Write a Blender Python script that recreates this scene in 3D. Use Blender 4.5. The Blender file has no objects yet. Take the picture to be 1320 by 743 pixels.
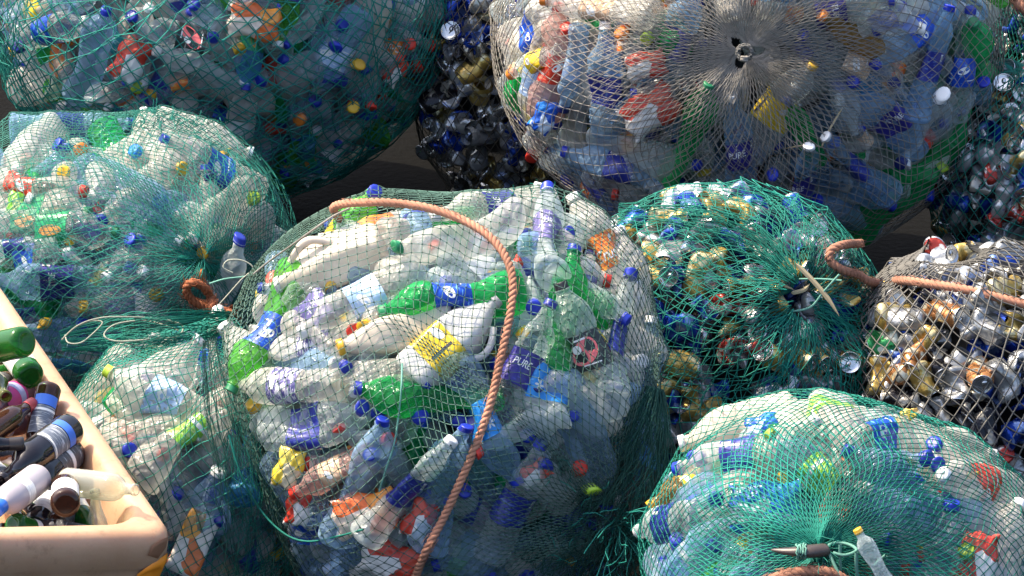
import bpy, bmesh, math, random
import numpy as np
from mathutils import Vector, Matrix
from mathutils.bvhtree import BVHTree

SEED = 7
rng = np.random.RandomState(SEED)
scn = bpy.context.scene
COL = scn.collection

# ------------------------------------------------------------------ camera
TH = math.radians(25.0)
FPX = 5440.0                      # focal length in photograph pixels (photo 1320 wide)
Zc = 3.98
PC = np.array([0.0, 0.0, Zc])
RV = np.array([1.0, 0.0, 0.0])
FV = np.array([0.0, math.cos(TH), -math.sin(TH)])
UV = np.array([0.0, math.sin(TH), math.cos(TH)])


def ray(px, py):
    d = FV + (px - 660.0) / FPX * RV - (py - 371.5) / FPX * UV
    return d


def at_z(px, py, z):
    d = ray(px, py)
    return PC + d * ((z - Zc) / d[2])


def to_px(p):
    q = np.asarray(p) - PC
    d = q @ FV
    return 660.0 + (q @ RV) / d * FPX, 371.5 - (q @ UV) / d * FPX


cam_data = bpy.data.cameras.new('camera')
cam = bpy.data.objects.new('camera', cam_data)
COL.objects.link(cam)
cam.location = PC
cam.rotation_euler = (math.pi / 2 - TH, 0, 0)
cam_data.sensor_fit = 'HORIZONTAL'
cam_data.sensor_width = 36.0
cam_data.lens = 36.0 * FPX / 1320.0
cam_data.clip_start = 0.1
cam_data.clip_end = 500.0
scn.camera = cam

# ------------------------------------------------------------------ light
SUN = np.array([-0.48, 0.26, 0.83])
SUN /= np.linalg.norm(SUN)
ELEV = math.asin(SUN[2])
world = bpy.data.worlds.new("World")
scn.world = world
world.use_nodes = True
wn = world.node_tree
for n in list(wn.nodes):
    wn.nodes.remove(n)
wo = wn.nodes.new('ShaderNodeOutputWorld')
bg = wn.nodes.new('ShaderNodeBackground')
sky = wn.nodes.new('ShaderNodeTexSky')
sky.sky_type = 'NISHITA'
sky.sun_disc = False
sky.dust_density = 4.5
sky.sun_elevation = ELEV
sky.sun_rotation = math.atan2(SUN[0], SUN[1])
bg.inputs['Strength'].default_value = 0.15
wn.links.new(sky.outputs[0], bg.inputs[0])
wn.links.new(bg.outputs[0], wo.inputs[0])
sd = bpy.data.lights.new('sun', 'SUN')
sd.energy = 3.2
sd.angle = math.radians(0.6)
sd.color = (1.0, 0.88, 0.67)
so = bpy.data.objects.new('sun', sd)
COL.objects.link(so)
so.rotation_euler = Vector(-SUN).to_track_quat('-Z', 'Y').to_euler()

scn.view_settings.view_transform = 'Standard'
scn.view_settings.look = 'None'
scn.view_settings.exposure = 1.38
scn.view_settings.gamma = 1.0
scn.render.engine = 'CYCLES'
cy = scn.cycles
cy.max_bounces = 7
cy.diffuse_bounces = 3
cy.glossy_bounces = 3
cy.transmission_bounces = 6
cy.transparent_max_bounces = 16
cy.caustics_reflective = False
cy.caustics_refractive = False
cy.sample_clamp_indirect = 4.0
cy.use_denoising = True


# ------------------------------------------------------------------ materials
MATS = {}


def new_mat(name):
    m = bpy.data.materials.new(name)
    m.use_nodes = True
    nt = m.node_tree
    for n in list(nt.nodes):
        nt.nodes.remove(n)
    out = nt.nodes.new('ShaderNodeOutputMaterial')
    b = nt.nodes.new('ShaderNodeBsdfPrincipled')
    nt.links.new(b.outputs[0], out.inputs[0])
    MATS[name] = m
    return m, nt, b, out


def node(nt, t, **kw):
    n = nt.nodes.new(t)
    for k, v in kw.items():
        setattr(n, k, v)
    return n


def noise(nt, scale, detail=3.0, rough=0.55, coord='Object'):
    tc = node(nt, 'ShaderNodeTexCoord')
    n = node(nt, 'ShaderNodeTexNoise')
    n.inputs['Scale'].default_value = scale
    n.inputs['Detail'].default_value = detail
    n.inputs['Roughness'].default_value = rough
    nt.links.new(tc.outputs[coord], n.inputs['Vector'])
    return n


def add_bump(nt, b, scale, strength, dist=0.002, detail=3.0, vor=False):
    if vor:
        tc = node(nt, 'ShaderNodeTexCoord')
        n = node(nt, 'ShaderNodeTexVoronoi')
        n.inputs['Scale'].default_value = scale
        nt.links.new(tc.outputs['Object'], n.inputs['Vector'])
        o = n.outputs['Distance']
    else:
        n = noise(nt, scale, detail)
        o = n.outputs['Fac']
    bp = node(nt, 'ShaderNodeBump')
    bp.inputs['Strength'].default_value = strength
    bp.inputs['Distance'].default_value = dist
    nt.links.new(o, bp.inputs['Height'])
    nt.links.new(bp.outputs[0], b.inputs['Normal'])


def vary(nt, b, col, lo=0.75, hi=1.15, scale=9.0, hue=0.0):
    """base colour with per-object and soft patchy variation"""
    oi = node(nt, 'ShaderNodeObjectInfo')
    n = noise(nt, scale, 4.0)
    ad = node(nt, 'ShaderNodeMath', operation='ADD')
    nt.links.new(oi.outputs['Random'], ad.inputs[0])
    nt.links.new(n.outputs['Fac'], ad.inputs[1])
    mr = node(nt, 'ShaderNodeMapRange')
    mr.inputs['From Min'].default_value = 0.3
    mr.inputs['From Max'].default_value = 1.7
    mr.inputs['To Min'].default_value = lo
    mr.inputs['To Max'].default_value = hi
    nt.links.new(ad.outputs[0], mr.inputs['Value'])
    hs = node(nt, 'ShaderNodeHueSaturation')
    hs.inputs['Color'].default_value = (*col, 1)
    nt.links.new(mr.outputs[0], hs.inputs['Value'])
    if hue:
        mh = node(nt, 'ShaderNodeMapRange')
        mh.inputs['To Min'].default_value = 0.5 - hue
        mh.inputs['To Max'].default_value = 0.5 + hue
        nt.links.new(oi.outputs['Random'], mh.inputs['Value'])
        nt.links.new(mh.outputs[0], hs.inputs['Hue'])
    nt.links.new(hs.outputs[0], b.inputs['Base Color'])
    return hs


def plain(name, col, rough=0.45, bump=0.0, bscale=40.0, lo=0.8, hi=1.12, metal=0.0):
    m, nt, b, out = new_mat(name)
    vary(nt, b, col, lo, hi)
    b.inputs['Roughness'].default_value = rough
    b.inputs['Metallic'].default_value = metal
    if bump:
        add_bump(nt, b, bscale, bump)
    return m


def pet(name, col, a0=0.42, a1=0.92, rough=0.11, tint=None):
    """thin clear plastic: partly see-through, denser towards its edges, crinkled"""
    m, nt, b, out = new_mat(name)
    hs = vary(nt, b, col, 0.72, 1.1, 14.0)
    gn = noise(nt, 11.0, 6.0, 0.65)
    gr = node(nt, 'ShaderNodeValToRGB')
    gr.color_ramp.elements[0].position = 0.56
    gr.color_ramp.elements[1].position = 0.74
    nt.links.new(gn.outputs['Fac'], gr.inputs['Fac'])
    gm_ = node(nt, 'ShaderNodeMath', operation='MULTIPLY')
    gm_.inputs[1].default_value = 0.6
    nt.links.new(gr.outputs[0], gm_.inputs[0])
    gx = node(nt, 'ShaderNodeMix', data_type='RGBA')
    gx.inputs['B'].default_value = (0.26, 0.22, 0.16, 1)
    nt.links.new(gm_.outputs[0], gx.inputs['Factor'])
    nt.links.new(hs.outputs[0], gx.inputs['A'])
    nt.links.new(gx.outputs['Result'], b.inputs['Base Color'])
    b.inputs['Roughness'].default_value = rough
    b.inputs['IOR'].default_value = 1.5
    b.inputs['Specular IOR Level'].default_value = 0.7
    # fine crumple facets over soft waves
    tc = node(nt, 'ShaderNodeTexCoord')
    vo = node(nt, 'ShaderNodeTexVoronoi')
    vo.inputs['Scale'].default_value = 62.0
    vo.feature = 'F1'
    nz = node(nt, 'ShaderNodeTexNoise')
    nz.inputs['Scale'].default_value = 48.0
    nz.inputs['Detail'].default_value = 3.0
    nt.links.new(tc.outputs['Object'], vo.inputs['Vector'])
    nt.links.new(tc.outputs['Object'], nz.inputs['Vector'])
    ma = node(nt, 'ShaderNodeMath', operation='MULTIPLY_ADD')
    ma.inputs[1].default_value = 0.55
    nt.links.new(vo.outputs['Distance'], ma.inputs[0])
    nt.links.new(nz.outputs['Fac'], ma.inputs[2])
    bp = node(nt, 'ShaderNodeBump')
    bp.inputs['Strength'].default_value = 1.0
    bp.inputs['Distance'].default_value = 0.007
    nt.links.new(ma.outputs[0], bp.inputs['Height'])
    nt.links.new(bp.outputs[0], b.inputs['Normal'])
    tl = node(nt, 'ShaderNodeBsdfTranslucent')
    tl.inputs['Color'].default_value = (*[min(0.9, c * 1.15 + 0.02) for c in col], 1)
    m2 = node(nt, 'ShaderNodeMixShader')
    m2.inputs[0].default_value = 0.38
    nt.links.new(b.outputs[0], m2.inputs[1])
    nt.links.new(tl.outputs[0], m2.inputs[2])
    lw = node(nt, 'ShaderNodeLayerWeight')
    lw.inputs['Blend'].default_value = 0.36
    oi = node(nt, 'ShaderNodeObjectInfo')
    mo = node(nt, 'ShaderNodeMapRange')
    mo.inputs['To Min'].default_value = max(a0 - 0.12, 0.1)
    mo.inputs['To Max'].default_value = a0 + 0.22
    nt.links.new(oi.outputs['Random'], mo.inputs['Value'])
    mr = node(nt, 'ShaderNodeMapRange')
    mr.inputs['To Max'].default_value = a1
    nt.links.new(lw.outputs['Facing'], mr.inputs['Value'])
    nt.links.new(mo.outputs[0], mr.inputs['To Min'])
    tr = node(nt, 'ShaderNodeBsdfTransparent')
    tr.inputs['Color'].default_value = (*(tint or (0.93, 0.97, 0.99)), 1)
    mx = node(nt, 'ShaderNodeMixShader')
    nt.links.new(mr.outputs[0], mx.inputs[0])
    nt.links.new(tr.outputs[0], mx.inputs[1])
    nt.links.new(m2.outputs[0], mx.inputs[2])
    nt.links.new(mx.outputs[0], out.inputs[0])
    return m


pet('pet_clear', (0.65, 0.72, 0.72), 0.20, 0.95)
pet('pet_bluish', (0.36, 0.55, 0.76), 0.22, 0.94, tint=(0.82, 0.92, 1.0))
pet('pet_haze', (0.76, 0.74, 0.68), 0.40, 0.97, 0.18)
pet('pet_green', (0.02, 0.46, 0.14), 0.45, 0.97, 0.14, tint=(0.35, 0.9, 0.45))
pet('pet_lime', (0.14, 0.60, 0.10), 0.45, 0.97, 0.14, tint=(0.6, 0.95, 0.4))
pet('pet_sky', (0.12, 0.42, 0.74), 0.55, 0.95, 0.16, tint=(0.5, 0.8, 1.0))
pet('pet_amber', (0.42, 0.24, 0.06), 0.6, 0.95, 0.16, tint=(0.9, 0.65, 0.3))
pet('pet_rose', (0.70, 0.45, 0.40), 0.55, 0.95, 0.2, tint=(1.0, 0.85, 0.8))


def hdpe(name, col):
    m, nt, b, out = new_mat(name)
    vary(nt, b, col, 0.85, 1.05)
    b.inputs['Roughness'].default_value = 0.4
    add_bump(nt, b, 30.0, 0.35, 0.004, 2.0)
    tl = node(nt, 'ShaderNodeBsdfTranslucent')
    tl.inputs['Color'].default_value = (*col, 1)
    mx = node(nt, 'ShaderNodeMixShader')
    mx.inputs[0].default_value = 0.25
    nt.links.new(b.outputs[0], mx.inputs[1])
    nt.links.new(tl.outputs[0], mx.inputs[2])
    nt.links.new(mx.outputs[0], out.inputs[0])


hdpe('hdpe_white', (0.80, 0.80, 0.78))
hdpe('hdpe_cream', (0.80, 0.70, 0.58))
hdpe('hdpe_yellow', (0.80, 0.60, 0.08))

for nm, c in dict(blue=(0.012, 0.035, 0.45), navy=(0.01, 0.018, 0.16), red=(0.62, 0.035, 0.02), yellow=(0.80, 0.46, 0.03),
                  white=(0.80, 0.80, 0.80), green=(0.02, 0.24, 0.10), orange=(0.78, 0.22, 0.03), lime=(0.42, 0.62, 0.05),
                  skyblue=(0.02, 0.24, 0.70), black=(0.02, 0.02, 0.025)).items():
    plain('cap_' + nm, c, 0.42, 0.2, 60.0, 0.5, 1.15)


def printed(name, col, col2, amount=0.45, sx=60.0, sz=200.0, rough=0.3):
    """printed film: base ink with small lines of print in a second ink"""
    m, nt, b, out = new_mat(name)
    hs = vary(nt, b, col, 0.8, 1.15, 18.0)
    tc = node(nt, 'ShaderNodeTexCoord')
    mp = node(nt, 'ShaderNodeMapping')
    mp.inputs['Scale'].default_value = (sx, sx, sz)
    nt.links.new(tc.outputs['Object'], mp.inputs['Vector'])
    n = node(nt, 'ShaderNodeTexNoise')
    n.inputs['Scale'].default_value = 1.0
    n.inputs['Detail'].default_value = 2.0
    nt.links.new(mp.outputs[0], n.inputs['Vector'])
    cr = node(nt, 'ShaderNodeValToRGB')
    cr.color_ramp.elements[0].position = 1.0 - amount
    cr.color_ramp.elements[1].position = 1.0 - amount + 0.06
    nt.links.new(n.outputs['Fac'], cr.inputs['Fac'])
    mx = node(nt, 'ShaderNodeMix', data_type='RGBA')
    mx.inputs['B'].default_value = (*col2, 1)
    nt.links.new(cr.outputs[0], mx.inputs['Factor'])
    nt.links.new(hs.outputs[0], mx.inputs['A'])
    nt.links.new(mx.outputs['Result'], b.inputs['Base Color'])
    b.inputs['Roughness'].default_value = rough
    add_bump(nt, b, 60.0, 0.4, 0.003, 2.0)
    return m


W = dict(cobalt=((0.02, 0.03, 0.24), (0.10, 0.16, 0.42), 0.42), teal=((0.02, 0.26, 0.30), (0.3, 0.5, 0.5), 0.42), navy=((0.028, 0.024, 0.21), (0.05, 0.05, 0.34), 0.40), lavender=((0.17, 0.15, 0.36), (0.60, 0.58, 0.70), 0.42),
         silver=((0.10, 0.09, 0.26), (0.62, 0.60, 0.66), 0.52), orange=((0.80, 0.17, 0.03), (0.82, 0.38, 0.08), 0.5),
         blue=((0.01, 0.07, 0.48), (0.15, 0.40, 0.75), 0.40), sky=((0.02, 0.26, 0.72), (0.10, 0.42, 0.80), 0.40),
         paleblue=((0.35, 0.50, 0.74), (0.70, 0.75, 0.80), 0.45),
         yellow=((0.80, 0.56, 0.03), (0.82, 0.66, 0.15), 0.40), black=((0.025, 0.03, 0.03), (0.30, 0.30, 0.26), 0.38),
         green=((0.02, 0.34, 0.13), (0.04, 0.45, 0.16), 0.40), lime=((0.25, 0.55, 0.05), (0.55, 0.70, 0.25), 0.45),
         red=((0.58, 0.045, 0.025), (0.75, 0.20, 0.12), 0.42), white=((0.76, 0.76, 0.75), (0.35, 0.42, 0.60), 0.38),
         beige=((0.62, 0.40, 0.25), (0.70, 0.58, 0.44), 0.48))
for k, (a, b2, am) in W.items():
    printed('wrap_' + k, a, b2, am)
plain('ink_white', (0.82, 0.82, 0.82), 0.4)
plain('ink_pink', (0.75, 0.16, 0.17), 0.4)
plain('ink_orange', (0.80, 0.36, 0.10), 0.4)
plain('ink_dark', (0.03, 0.03, 0.05), 0.4)


def can_paint(name, col, col2):
    m, nt, b, out = new_mat(name)
    hs = vary(nt, b, col, 0.7, 1.2, 20.0)
    tc = node(nt, 'ShaderNodeTexCoord')
    mp = node(nt, 'ShaderNodeMapping')
    mp.inputs['Scale'].default_value = (28, 28, 40)
    nt.links.new(tc.outputs['Object'], mp.inputs['Vector'])
    n = node(nt, 'ShaderNodeTexNoise')
    n.inputs['Scale'].default_value = 1.0
    n.inputs['Detail'].default_value = 3.0
    nt.links.new(mp.outputs[0], n.inputs['Vector'])
    cr = node(nt, 'ShaderNodeValToRGB')
    cr.color_ramp.elements[0].position = 0.54
    cr.color_ramp.elements[1].position = 0.58
    nt.links.new(n.outputs['Fac'], cr.inputs['Fac'])
    mx = node(nt, 'ShaderNodeMix', data_type='RGBA')
    mx.inputs['B'].default_value = (*col2, 1)
    nt.links.new(cr.outputs[0], mx.inputs['Factor'])
    nt.links.new(hs.outputs[0], mx.inputs['A'])
    nt.links.new(mx.outputs['Result'], b.inputs['Base Color'])
    b.inputs['Metallic'].default_value = 0.55
    b.inputs['Roughness'].default_value = 0.26
    add_bump(nt, b, 50.0, 0.5, 0.004, 2.0)


CANC = dict(blue=((0.01, 0.06, 0.42), (0.20, 0.30, 0.6)), red=((0.36, 0.04, 0.03), (0.6, 0.55, 0.52)), gold=((0.52, 0.36, 0.10), (0.62, 0.55, 0.32)),
            silver=((0.44, 0.45, 0.45), (0.26, 0.27, 0.28)), green=((0.03, 0.26, 0.08), (0.65, 0.65, 0.5)), white=((0.62, 0.62, 0.61), (0.25, 0.32, 0.5)),
            black=((0.02, 0.02, 0.025), (0.35, 0.33, 0.28)), orange=((0.50, 0.22, 0.08), (0.6, 0.55, 0.42)))
for k, (a, b2) in CANC.items():
    can_paint('can_' + k, a, b2)
plain('aluminium', (0.62, 0.63, 0.64), 0.25, 0.3, 60.0, metal=0.9)


def twine(name, col, rough=0.7, lo=0.6, hi=1.3):
    m, nt, b, out = new_mat(name)
    n = noise(nt, 6.0, 5.0)
    mr = node(nt, 'ShaderNodeMapRange')
    mr.inputs['From Min'].default_value = 0.3
    mr.inputs['From Max'].default_value = 0.7
    mr.inputs['To Min'].default_value = lo
    mr.inputs['To Max'].default_value = hi
    nt.links.new(n.outputs['Fac'], mr.inputs['Value'])
    hs = node(nt, 'ShaderNodeHueSaturation')
    hs.inputs['Color'].default_value = (*col, 1)
    nt.links.new(mr.outputs[0], hs.inputs['Value'])
    nt.links.new(hs.outputs[0], b.inputs['Base Color'])
    b.inputs['Roughness'].default_value = rough
    b.inputs['Specular IOR Level'].default_value = 0.3
    return m


twine('twine_sage', (0.075, 0.15, 0.12))
twine('twine_teal', (0.008, 0.185, 0.14))
twine('twine_deep', (0.012, 0.19, 0.155))
twine('twine_grey', (0.23, 0.21, 0.185))
twine('twine_stone', (0.13, 0.125, 0.115))
twine('twine_brown', (0.07, 0.06, 0.045))
twine('twine_cream', (0.34, 0.35, 0.28))
twine('twine_mint', (0.14, 0.34, 0.27))
twine('twine_night', (0.006, 0.06, 0.048))
twine('twine_jade', (0.008, 0.20, 0.15))
twine('twine_sea', (0.03, 0.17, 0.135))
twine('knot_dark', (0.02, 0.05, 0.04))
twine('knot_teal', (0.008, 0.13, 0.10))
twine('knot_grey', (0.16, 0.15, 0.135))
twine('rope_orange', (0.42, 0.20, 0.13), 0.9, 0.55, 1.25)
twine('rope_brown', (0.30, 0.10, 0.045), 0.85, 0.7, 1.25)
twine('reed', (0.42, 0.34, 0.21), 0.7, 0.7, 1.2)
plain('horn_dark', (0.06, 0.045, 0.04), 0.4, 0.3)
plain('core_shade', (0.010, 0.011, 0.013), 0.6, 0.8, 20.0)


def ground_mat():
    m, nt, b, out = new_mat('shade_dark_concrete')
    n = noise(nt, 2.5, 8.0, 0.65)
    cr = node(nt, 'ShaderNodeValToRGB')
    cr.color_ramp.elements[0].color = (0.002, 0.002, 0.002, 1)  # near-black tones stand in for the shade between the bags
    cr.color_ramp.elements[1].color = (0.004, 0.0037, 0.0034, 1)
    cr.color_ramp.elements[0].position = 0.3
    cr.color_ramp.elements[1].position = 0.75
    nt.links.new(n.outputs['Fac'], cr.inputs['Fac'])
    nt.links.new(cr.outputs[0], b.inputs['Base Color'])
    b.inputs['Roughness'].default_value = 0.9
    b.inputs['Specular IOR Level'].default_value = 0.08
    add_bump(nt, b, 60.0, 0.5, 0.01, 6.0)
    return m


ground_mat()


def crate_mat():
    m, nt, b, out = new_mat('crate_plastic')
    n = noise(nt, 5.0, 7.0, 0.6)
    cr = node(nt, 'ShaderNodeValToRGB')
    cr.color_ramp.elements[0].color = (0.40, 0.225, 0.128, 1)
    cr.color_ramp.elements[1].color = (0.52, 0.33, 0.21, 1)
    cr.color_ramp.elements[0].position = 0.30
    cr.color_ramp.elements[1].position = 0.62
    nt.links.new(n.outputs['Fac'], cr.inputs['Fac'])
    # scuffs and grime
    n2 = noise(nt, 34.0, 6.0, 0.7)
    c2 = node(nt, 'ShaderNodeValToRGB')
    c2.color_ramp.elements[0].position = 0.54
    c2.color_ramp.elements[1].position = 0.72
    nt.links.new(n2.outputs['Fac'], c2.inputs['Fac'])
    mx = node(nt, 'ShaderNodeMix', data_type='RGBA')
    mx.inputs['B'].default_value = (0.30, 0.17, 0.10, 1)
    ml = node(nt, 'ShaderNodeMath', operation='MULTIPLY')
    ml.inputs[1].default_value = 0.8
    nt.links.new(c2.outputs[0], ml.inputs[0])
    nt.links.new(ml.outputs[0], mx.inputs['Factor'])
    nt.links.new(cr.outputs[0], mx.inputs['A'])
    nt.links.new(mx.outputs['Result'], b.inputs['Base Color'])
    b.inputs['Roughness'].default_value = 0.5
    b.inputs['Subsurface Weight'].default_value = 0.35
    b.inputs['Subsurface Radius'].default_value = (0.08, 0.04, 0.02)
    b.inputs['Subsurface Scale'].default_value = 0.6
    add_bump(nt, b, 70.0, 0.25, 0.002, 5.0)


crate_mat()
plain('orange_patch', (0.80, 0.25, 0.02), 0.4)
plain('rust_stain', (0.22, 0.10, 0.05), 0.7, 0.3)


def glass(name, col, trans=0.75, rough=0.04):
    m, nt, b, out = new_mat(name)
    b.inputs['Base Color'].default_value = (*col, 1)
    b.inputs['Roughness'].default_value = rough
    b.inputs['Specular IOR Level'].default_value = 0.6
    lw = node(nt, 'ShaderNodeLayerWeight')
    lw.inputs['Blend'].default_value = 0.4
    mr = node(nt, 'ShaderNodeMapRange')
    mr.inputs['To Min'].default_value = 1.0 - trans
    mr.inputs['To Max'].default_value = 1.0
    nt.links.new(lw.outputs['Facing'], mr.inputs['Value'])
    tr = node(nt, 'ShaderNodeBsdfTransparent')
    tr.inputs['Color'].default_value = (*[min(1, c * 2.2 + 0.02) for c in col], 1)
    mx = node(nt, 'ShaderNodeMixShader')
    nt.links.new(mr.outputs[0], mx.inputs[0])
    nt.links.new(tr.outputs[0], mx.inputs[1])
    nt.links.new(b.outputs[0], mx.inputs[2])
    nt.links.new(mx.outputs[0], out.inputs[0])


glass('glass_green', (0.018, 0.13, 0.022), 0.6)
glass('glass_olive', (0.10, 0.11, 0.025), 0.5)
glass('glass_brown', (0.05, 0.02, 0.012), 0.35)
glass('glass_black', (0.012, 0.010, 0.014), 0.15)
glass('glass_clear', (0.42, 0.43, 0.38), 0.75)
glass('glass_frost', (0.42, 0.38, 0.42), 0.15, 0.4)
glass('glass_plum', (0.20, 0.10, 0.11), 0.25)


# ------------------------------------------------------------------ mesh tools
def mesh_from(name, verts, faces, mats=(), midx=None, smooth=True):
    me = bpy.data.meshes.new(name)
    me.from_pydata([tuple(map(float, v)) for v in verts], [], [tuple(map(int, f)) for f in faces])
    for m in mats:
        me.materials.append(MATS[m] if isinstance(m, str) else m)
    if midx is not None:
        me.polygons.foreach_set('material_index', np.asarray(midx, dtype=np.int32))
    if smooth:
        me.polygons.foreach_set('use_smooth', np.ones(len(me.polygons), dtype=bool))
    me.update()
    return me


def mesh_np(name, verts, faces, mats, midx=None, smooth=False):
    """fast path: verts (n,3), faces (m,k) numpy with one face size"""
    me = bpy.data.meshes.new(name)
    n, (m, k) = len(verts), faces.shape
    me.vertices.add(n)
    me.vertices.foreach_set('co', np.ascontiguousarray(verts, dtype=np.float32).ravel())
    me.loops.add(m * k)
    me.loops.foreach_set('vertex_index', np.ascontiguousarray(faces, dtype=np.int32).ravel())
    me.polygons.add(m)
    me.polygons.foreach_set('loop_start', np.arange(0, m * k, k, dtype=np.int32))
    for mm in mats:
        me.materials.append(MATS[mm])
    if midx is not None:
        me.polygons.foreach_set('material_index', np.asarray(midx, dtype=np.int32))
    if smooth:
        me.polygons.foreach_set('use_smooth', np.ones(m, dtype=bool))
    me.update(calc_edges=True)
    me.validate()
    return me


def link(name, me, parent=None, matrix=None):
    o = bpy.data.objects.new(name, me)
    COL.objects.link(o)
    if parent is not None:
        o.parent = parent
    if matrix is not None:
        o.matrix_local = matrix
    return o


def tag(o, label, cat, group=None, kind=None):
    if label:
        o['label'] = label
    if cat:
        o['category'] = cat
    if group:
        o['group'] = group
    if kind:
        o['kind'] = kind
    return o


def lathe(prof, seg=28, square=0.0, cap0=True, cap1=False):
    """prof: list of (z, r). square>0 makes the section a rounded square."""
    prof = np.array(prof, float)
    a = np.linspace(0, 2 * math.pi, seg, endpoint=False)
    c, s = np.cos(a), np.sin(a)
    k = np.ones(seg)
    if square:
        p = 2 + 6 * square
        k = 1.0 / (np.abs(c) ** p + np.abs(s) ** p) ** (1 / p)
        k = k / k.mean()
    V, F = [], []
    rmax = prof[:, 1].max()
    for z, r in prof:
        w = min(1.0, max(0.0, (r / rmax - 0.45) / 0.45)) if square else 0
        kk = 1 + (k - 1) * w
        V.append(np.stack([r * kk * c, r * kk * s, np.full(seg, z)], 1))
    V = np.concatenate(V)
    nr = len(prof)
    for i in range(nr - 1):
        for j in range(seg):
            j2 = (j + 1) % seg
            F.append((i * seg + j, i * seg + j2, (i + 1) * seg + j2, (i + 1) * seg + j))
    if cap0:
        F.append(tuple(range(seg))[::-1])
    if cap1:
        F.append(tuple((nr - 1) * seg + j for j in range(seg)))
    return V, F


def crumple_fn(L, r, amount, seed):
    """a smooth map of space that dents, twists, bends and flattens a bottle about its z axis"""
    q = np.random.RandomState(seed)
    nd = q.randint(4, 8)
    dz = q.uniform(0.08, 0.8, nd) * L
    da = q.uniform(0, 2 * math.pi, nd)
    ds = q.uniform(0.45, 1.0, nd) * r * 1.0
    dd = q.uniform(0.12, 0.5, nd) * r * amount
    fl = q.uniform(0.0, 0.42) * amount
    fa = q.uniform(0, math.pi)
    fz = q.uniform(0.3, 0.6) * L
    bend = q.uniform(-0.5, 0.5) * amount
    tw = q.uniform(-0.25, 0.25) * amount
    ph = q.uniform(0, 6.28, (4, 3))
    fr = q.uniform(0.5, 1.6, (4, 3)) * (2.2 / r)

    def f(V):
        V = np.array(V, float)
        x, y, z = V[:, 0], V[:, 1], V[:, 2]
        neck = np.clip((L * 0.97 - z) / (L * 0.2), 0.0, 1.0)
        # flatten
        g = np.exp(-((z - fz) / (0.38 * L)) ** 2) * fl * neck
        ca, sa = math.cos(fa), math.sin(fa)
        u, v = x * ca + y * sa, -x * sa + y * ca
        u, v = u * (1 - g), v * (1 + 0.45 * g)
        x, y = u * ca - v * sa, u * sa + v * ca
        # dents
        rr = np.sqrt(x * x + y * y) + 1e-9
        for i in range(nd):
            cx, cyy = math.cos(da[i]) * r, math.sin(da[i]) * r
            d2 = (x - cx) ** 2 + (y - cyy) ** 2 + ((z - dz[i]) * 0.8) ** 2
            k = dd[i] * np.exp(-d2 / (ds[i] ** 2))
            k = np.minimum(k, rr * 0.6) * neck
            x, y = x - math.cos(da[i]) * k, y - math.sin(da[i]) * k
        # wrinkles
        w = np.zeros_like(x)
        for i in range(4):
            w += np.abs(np.sin(x * fr[i, 0] + y * fr[i, 1] + z * fr[i, 2] * 0.7 + ph[i, 0])) - 0.6
        w *= 0.035 * r * amount * neck
        x, y = x + x / (rr + 1e-6) * w, y + y / (rr + 1e-6) * w
        # twist, bend
        t = tw * (z / L - 0.5)
        x, y = x * np.cos(t) - y * np.sin(t), x * np.sin(t) + y * np.cos(t)
        zz = z - L / 2
        x = x + bend * zz * zz / L
        return np.stack([x, y, z - L / 2], 1)
    return f


TXT_CACHE = {}


def text_mesh(s, shear=0.0):
    """flat outline text centred at the origin: (verts 2-D, faces)"""
    key = (s, shear)
    if key in TXT_CACHE:
        return TXT_CACHE[key]
    cu = bpy.data.curves.new('lettering', 'FONT')
    cu.body = s
    cu.align_x, cu.align_y = 'CENTER', 'CENTER'
    cu.size = 1.0
    cu.shear = shear
    cu.offset = 0.012
    cu.resolution_u = 3
    o = bpy.data.objects.new('lettering', cu)
    COL.objects.link(o)
    bpy.context.view_layer.update()
    me = bpy.data.meshes.new_from_object(o.evaluated_get(bpy.context.evaluated_depsgraph_get()))
    bm = bmesh.new()
    bm.from_mesh(me)
    bmesh.ops.triangulate(bm, faces=bm.faces)
    for _ in range(2):
        ed = [e for e in bm.edges if e.calc_length() > 0.22]
        if ed:
            bmesh.ops.subdivide_edges(bm, edges=ed, cuts=1)
            bmesh.ops.triangulate(bm, faces=bm.faces)
    V = np.array([v.co[:2] for v in bm.verts])
    F = [tuple(v.index for v in f.verts) for f in bm.faces]
    bm.free()
    bpy.data.objects.remove(o)
    bpy.data.curves.remove(cu)
    bpy.data.meshes.remove(me)
    TXT_CACHE[key] = (V, F)
    return TXT_CACHE[key]


def panel2d(w, h, nx=6, ny=2):
    xs, ys = np.linspace(-w / 2, w / 2, nx + 1), np.linspace(-h / 2, h / 2, ny + 1)
    V = np.array([(x, y) for y in ys for x in xs])
    F = [(j * (nx + 1) + i, j * (nx + 1) + i + 1, (j + 1) * (nx + 1) + i + 1, (j + 1) * (nx + 1) + i) for j in range(ny) for i in range(nx)]
    return V, F


def ellipse2d(w, h, n=20):
    a = np.linspace(0, 2 * math.pi, n, endpoint=False)
    V = np.concatenate([[(0, 0)], np.stack([np.cos(a) * w / 2, np.sin(a) * h / 2], 1)])
    F = [(0, 1 + i, 1 + (i + 1) % n) for i in range(n)]
    return V, F


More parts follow.
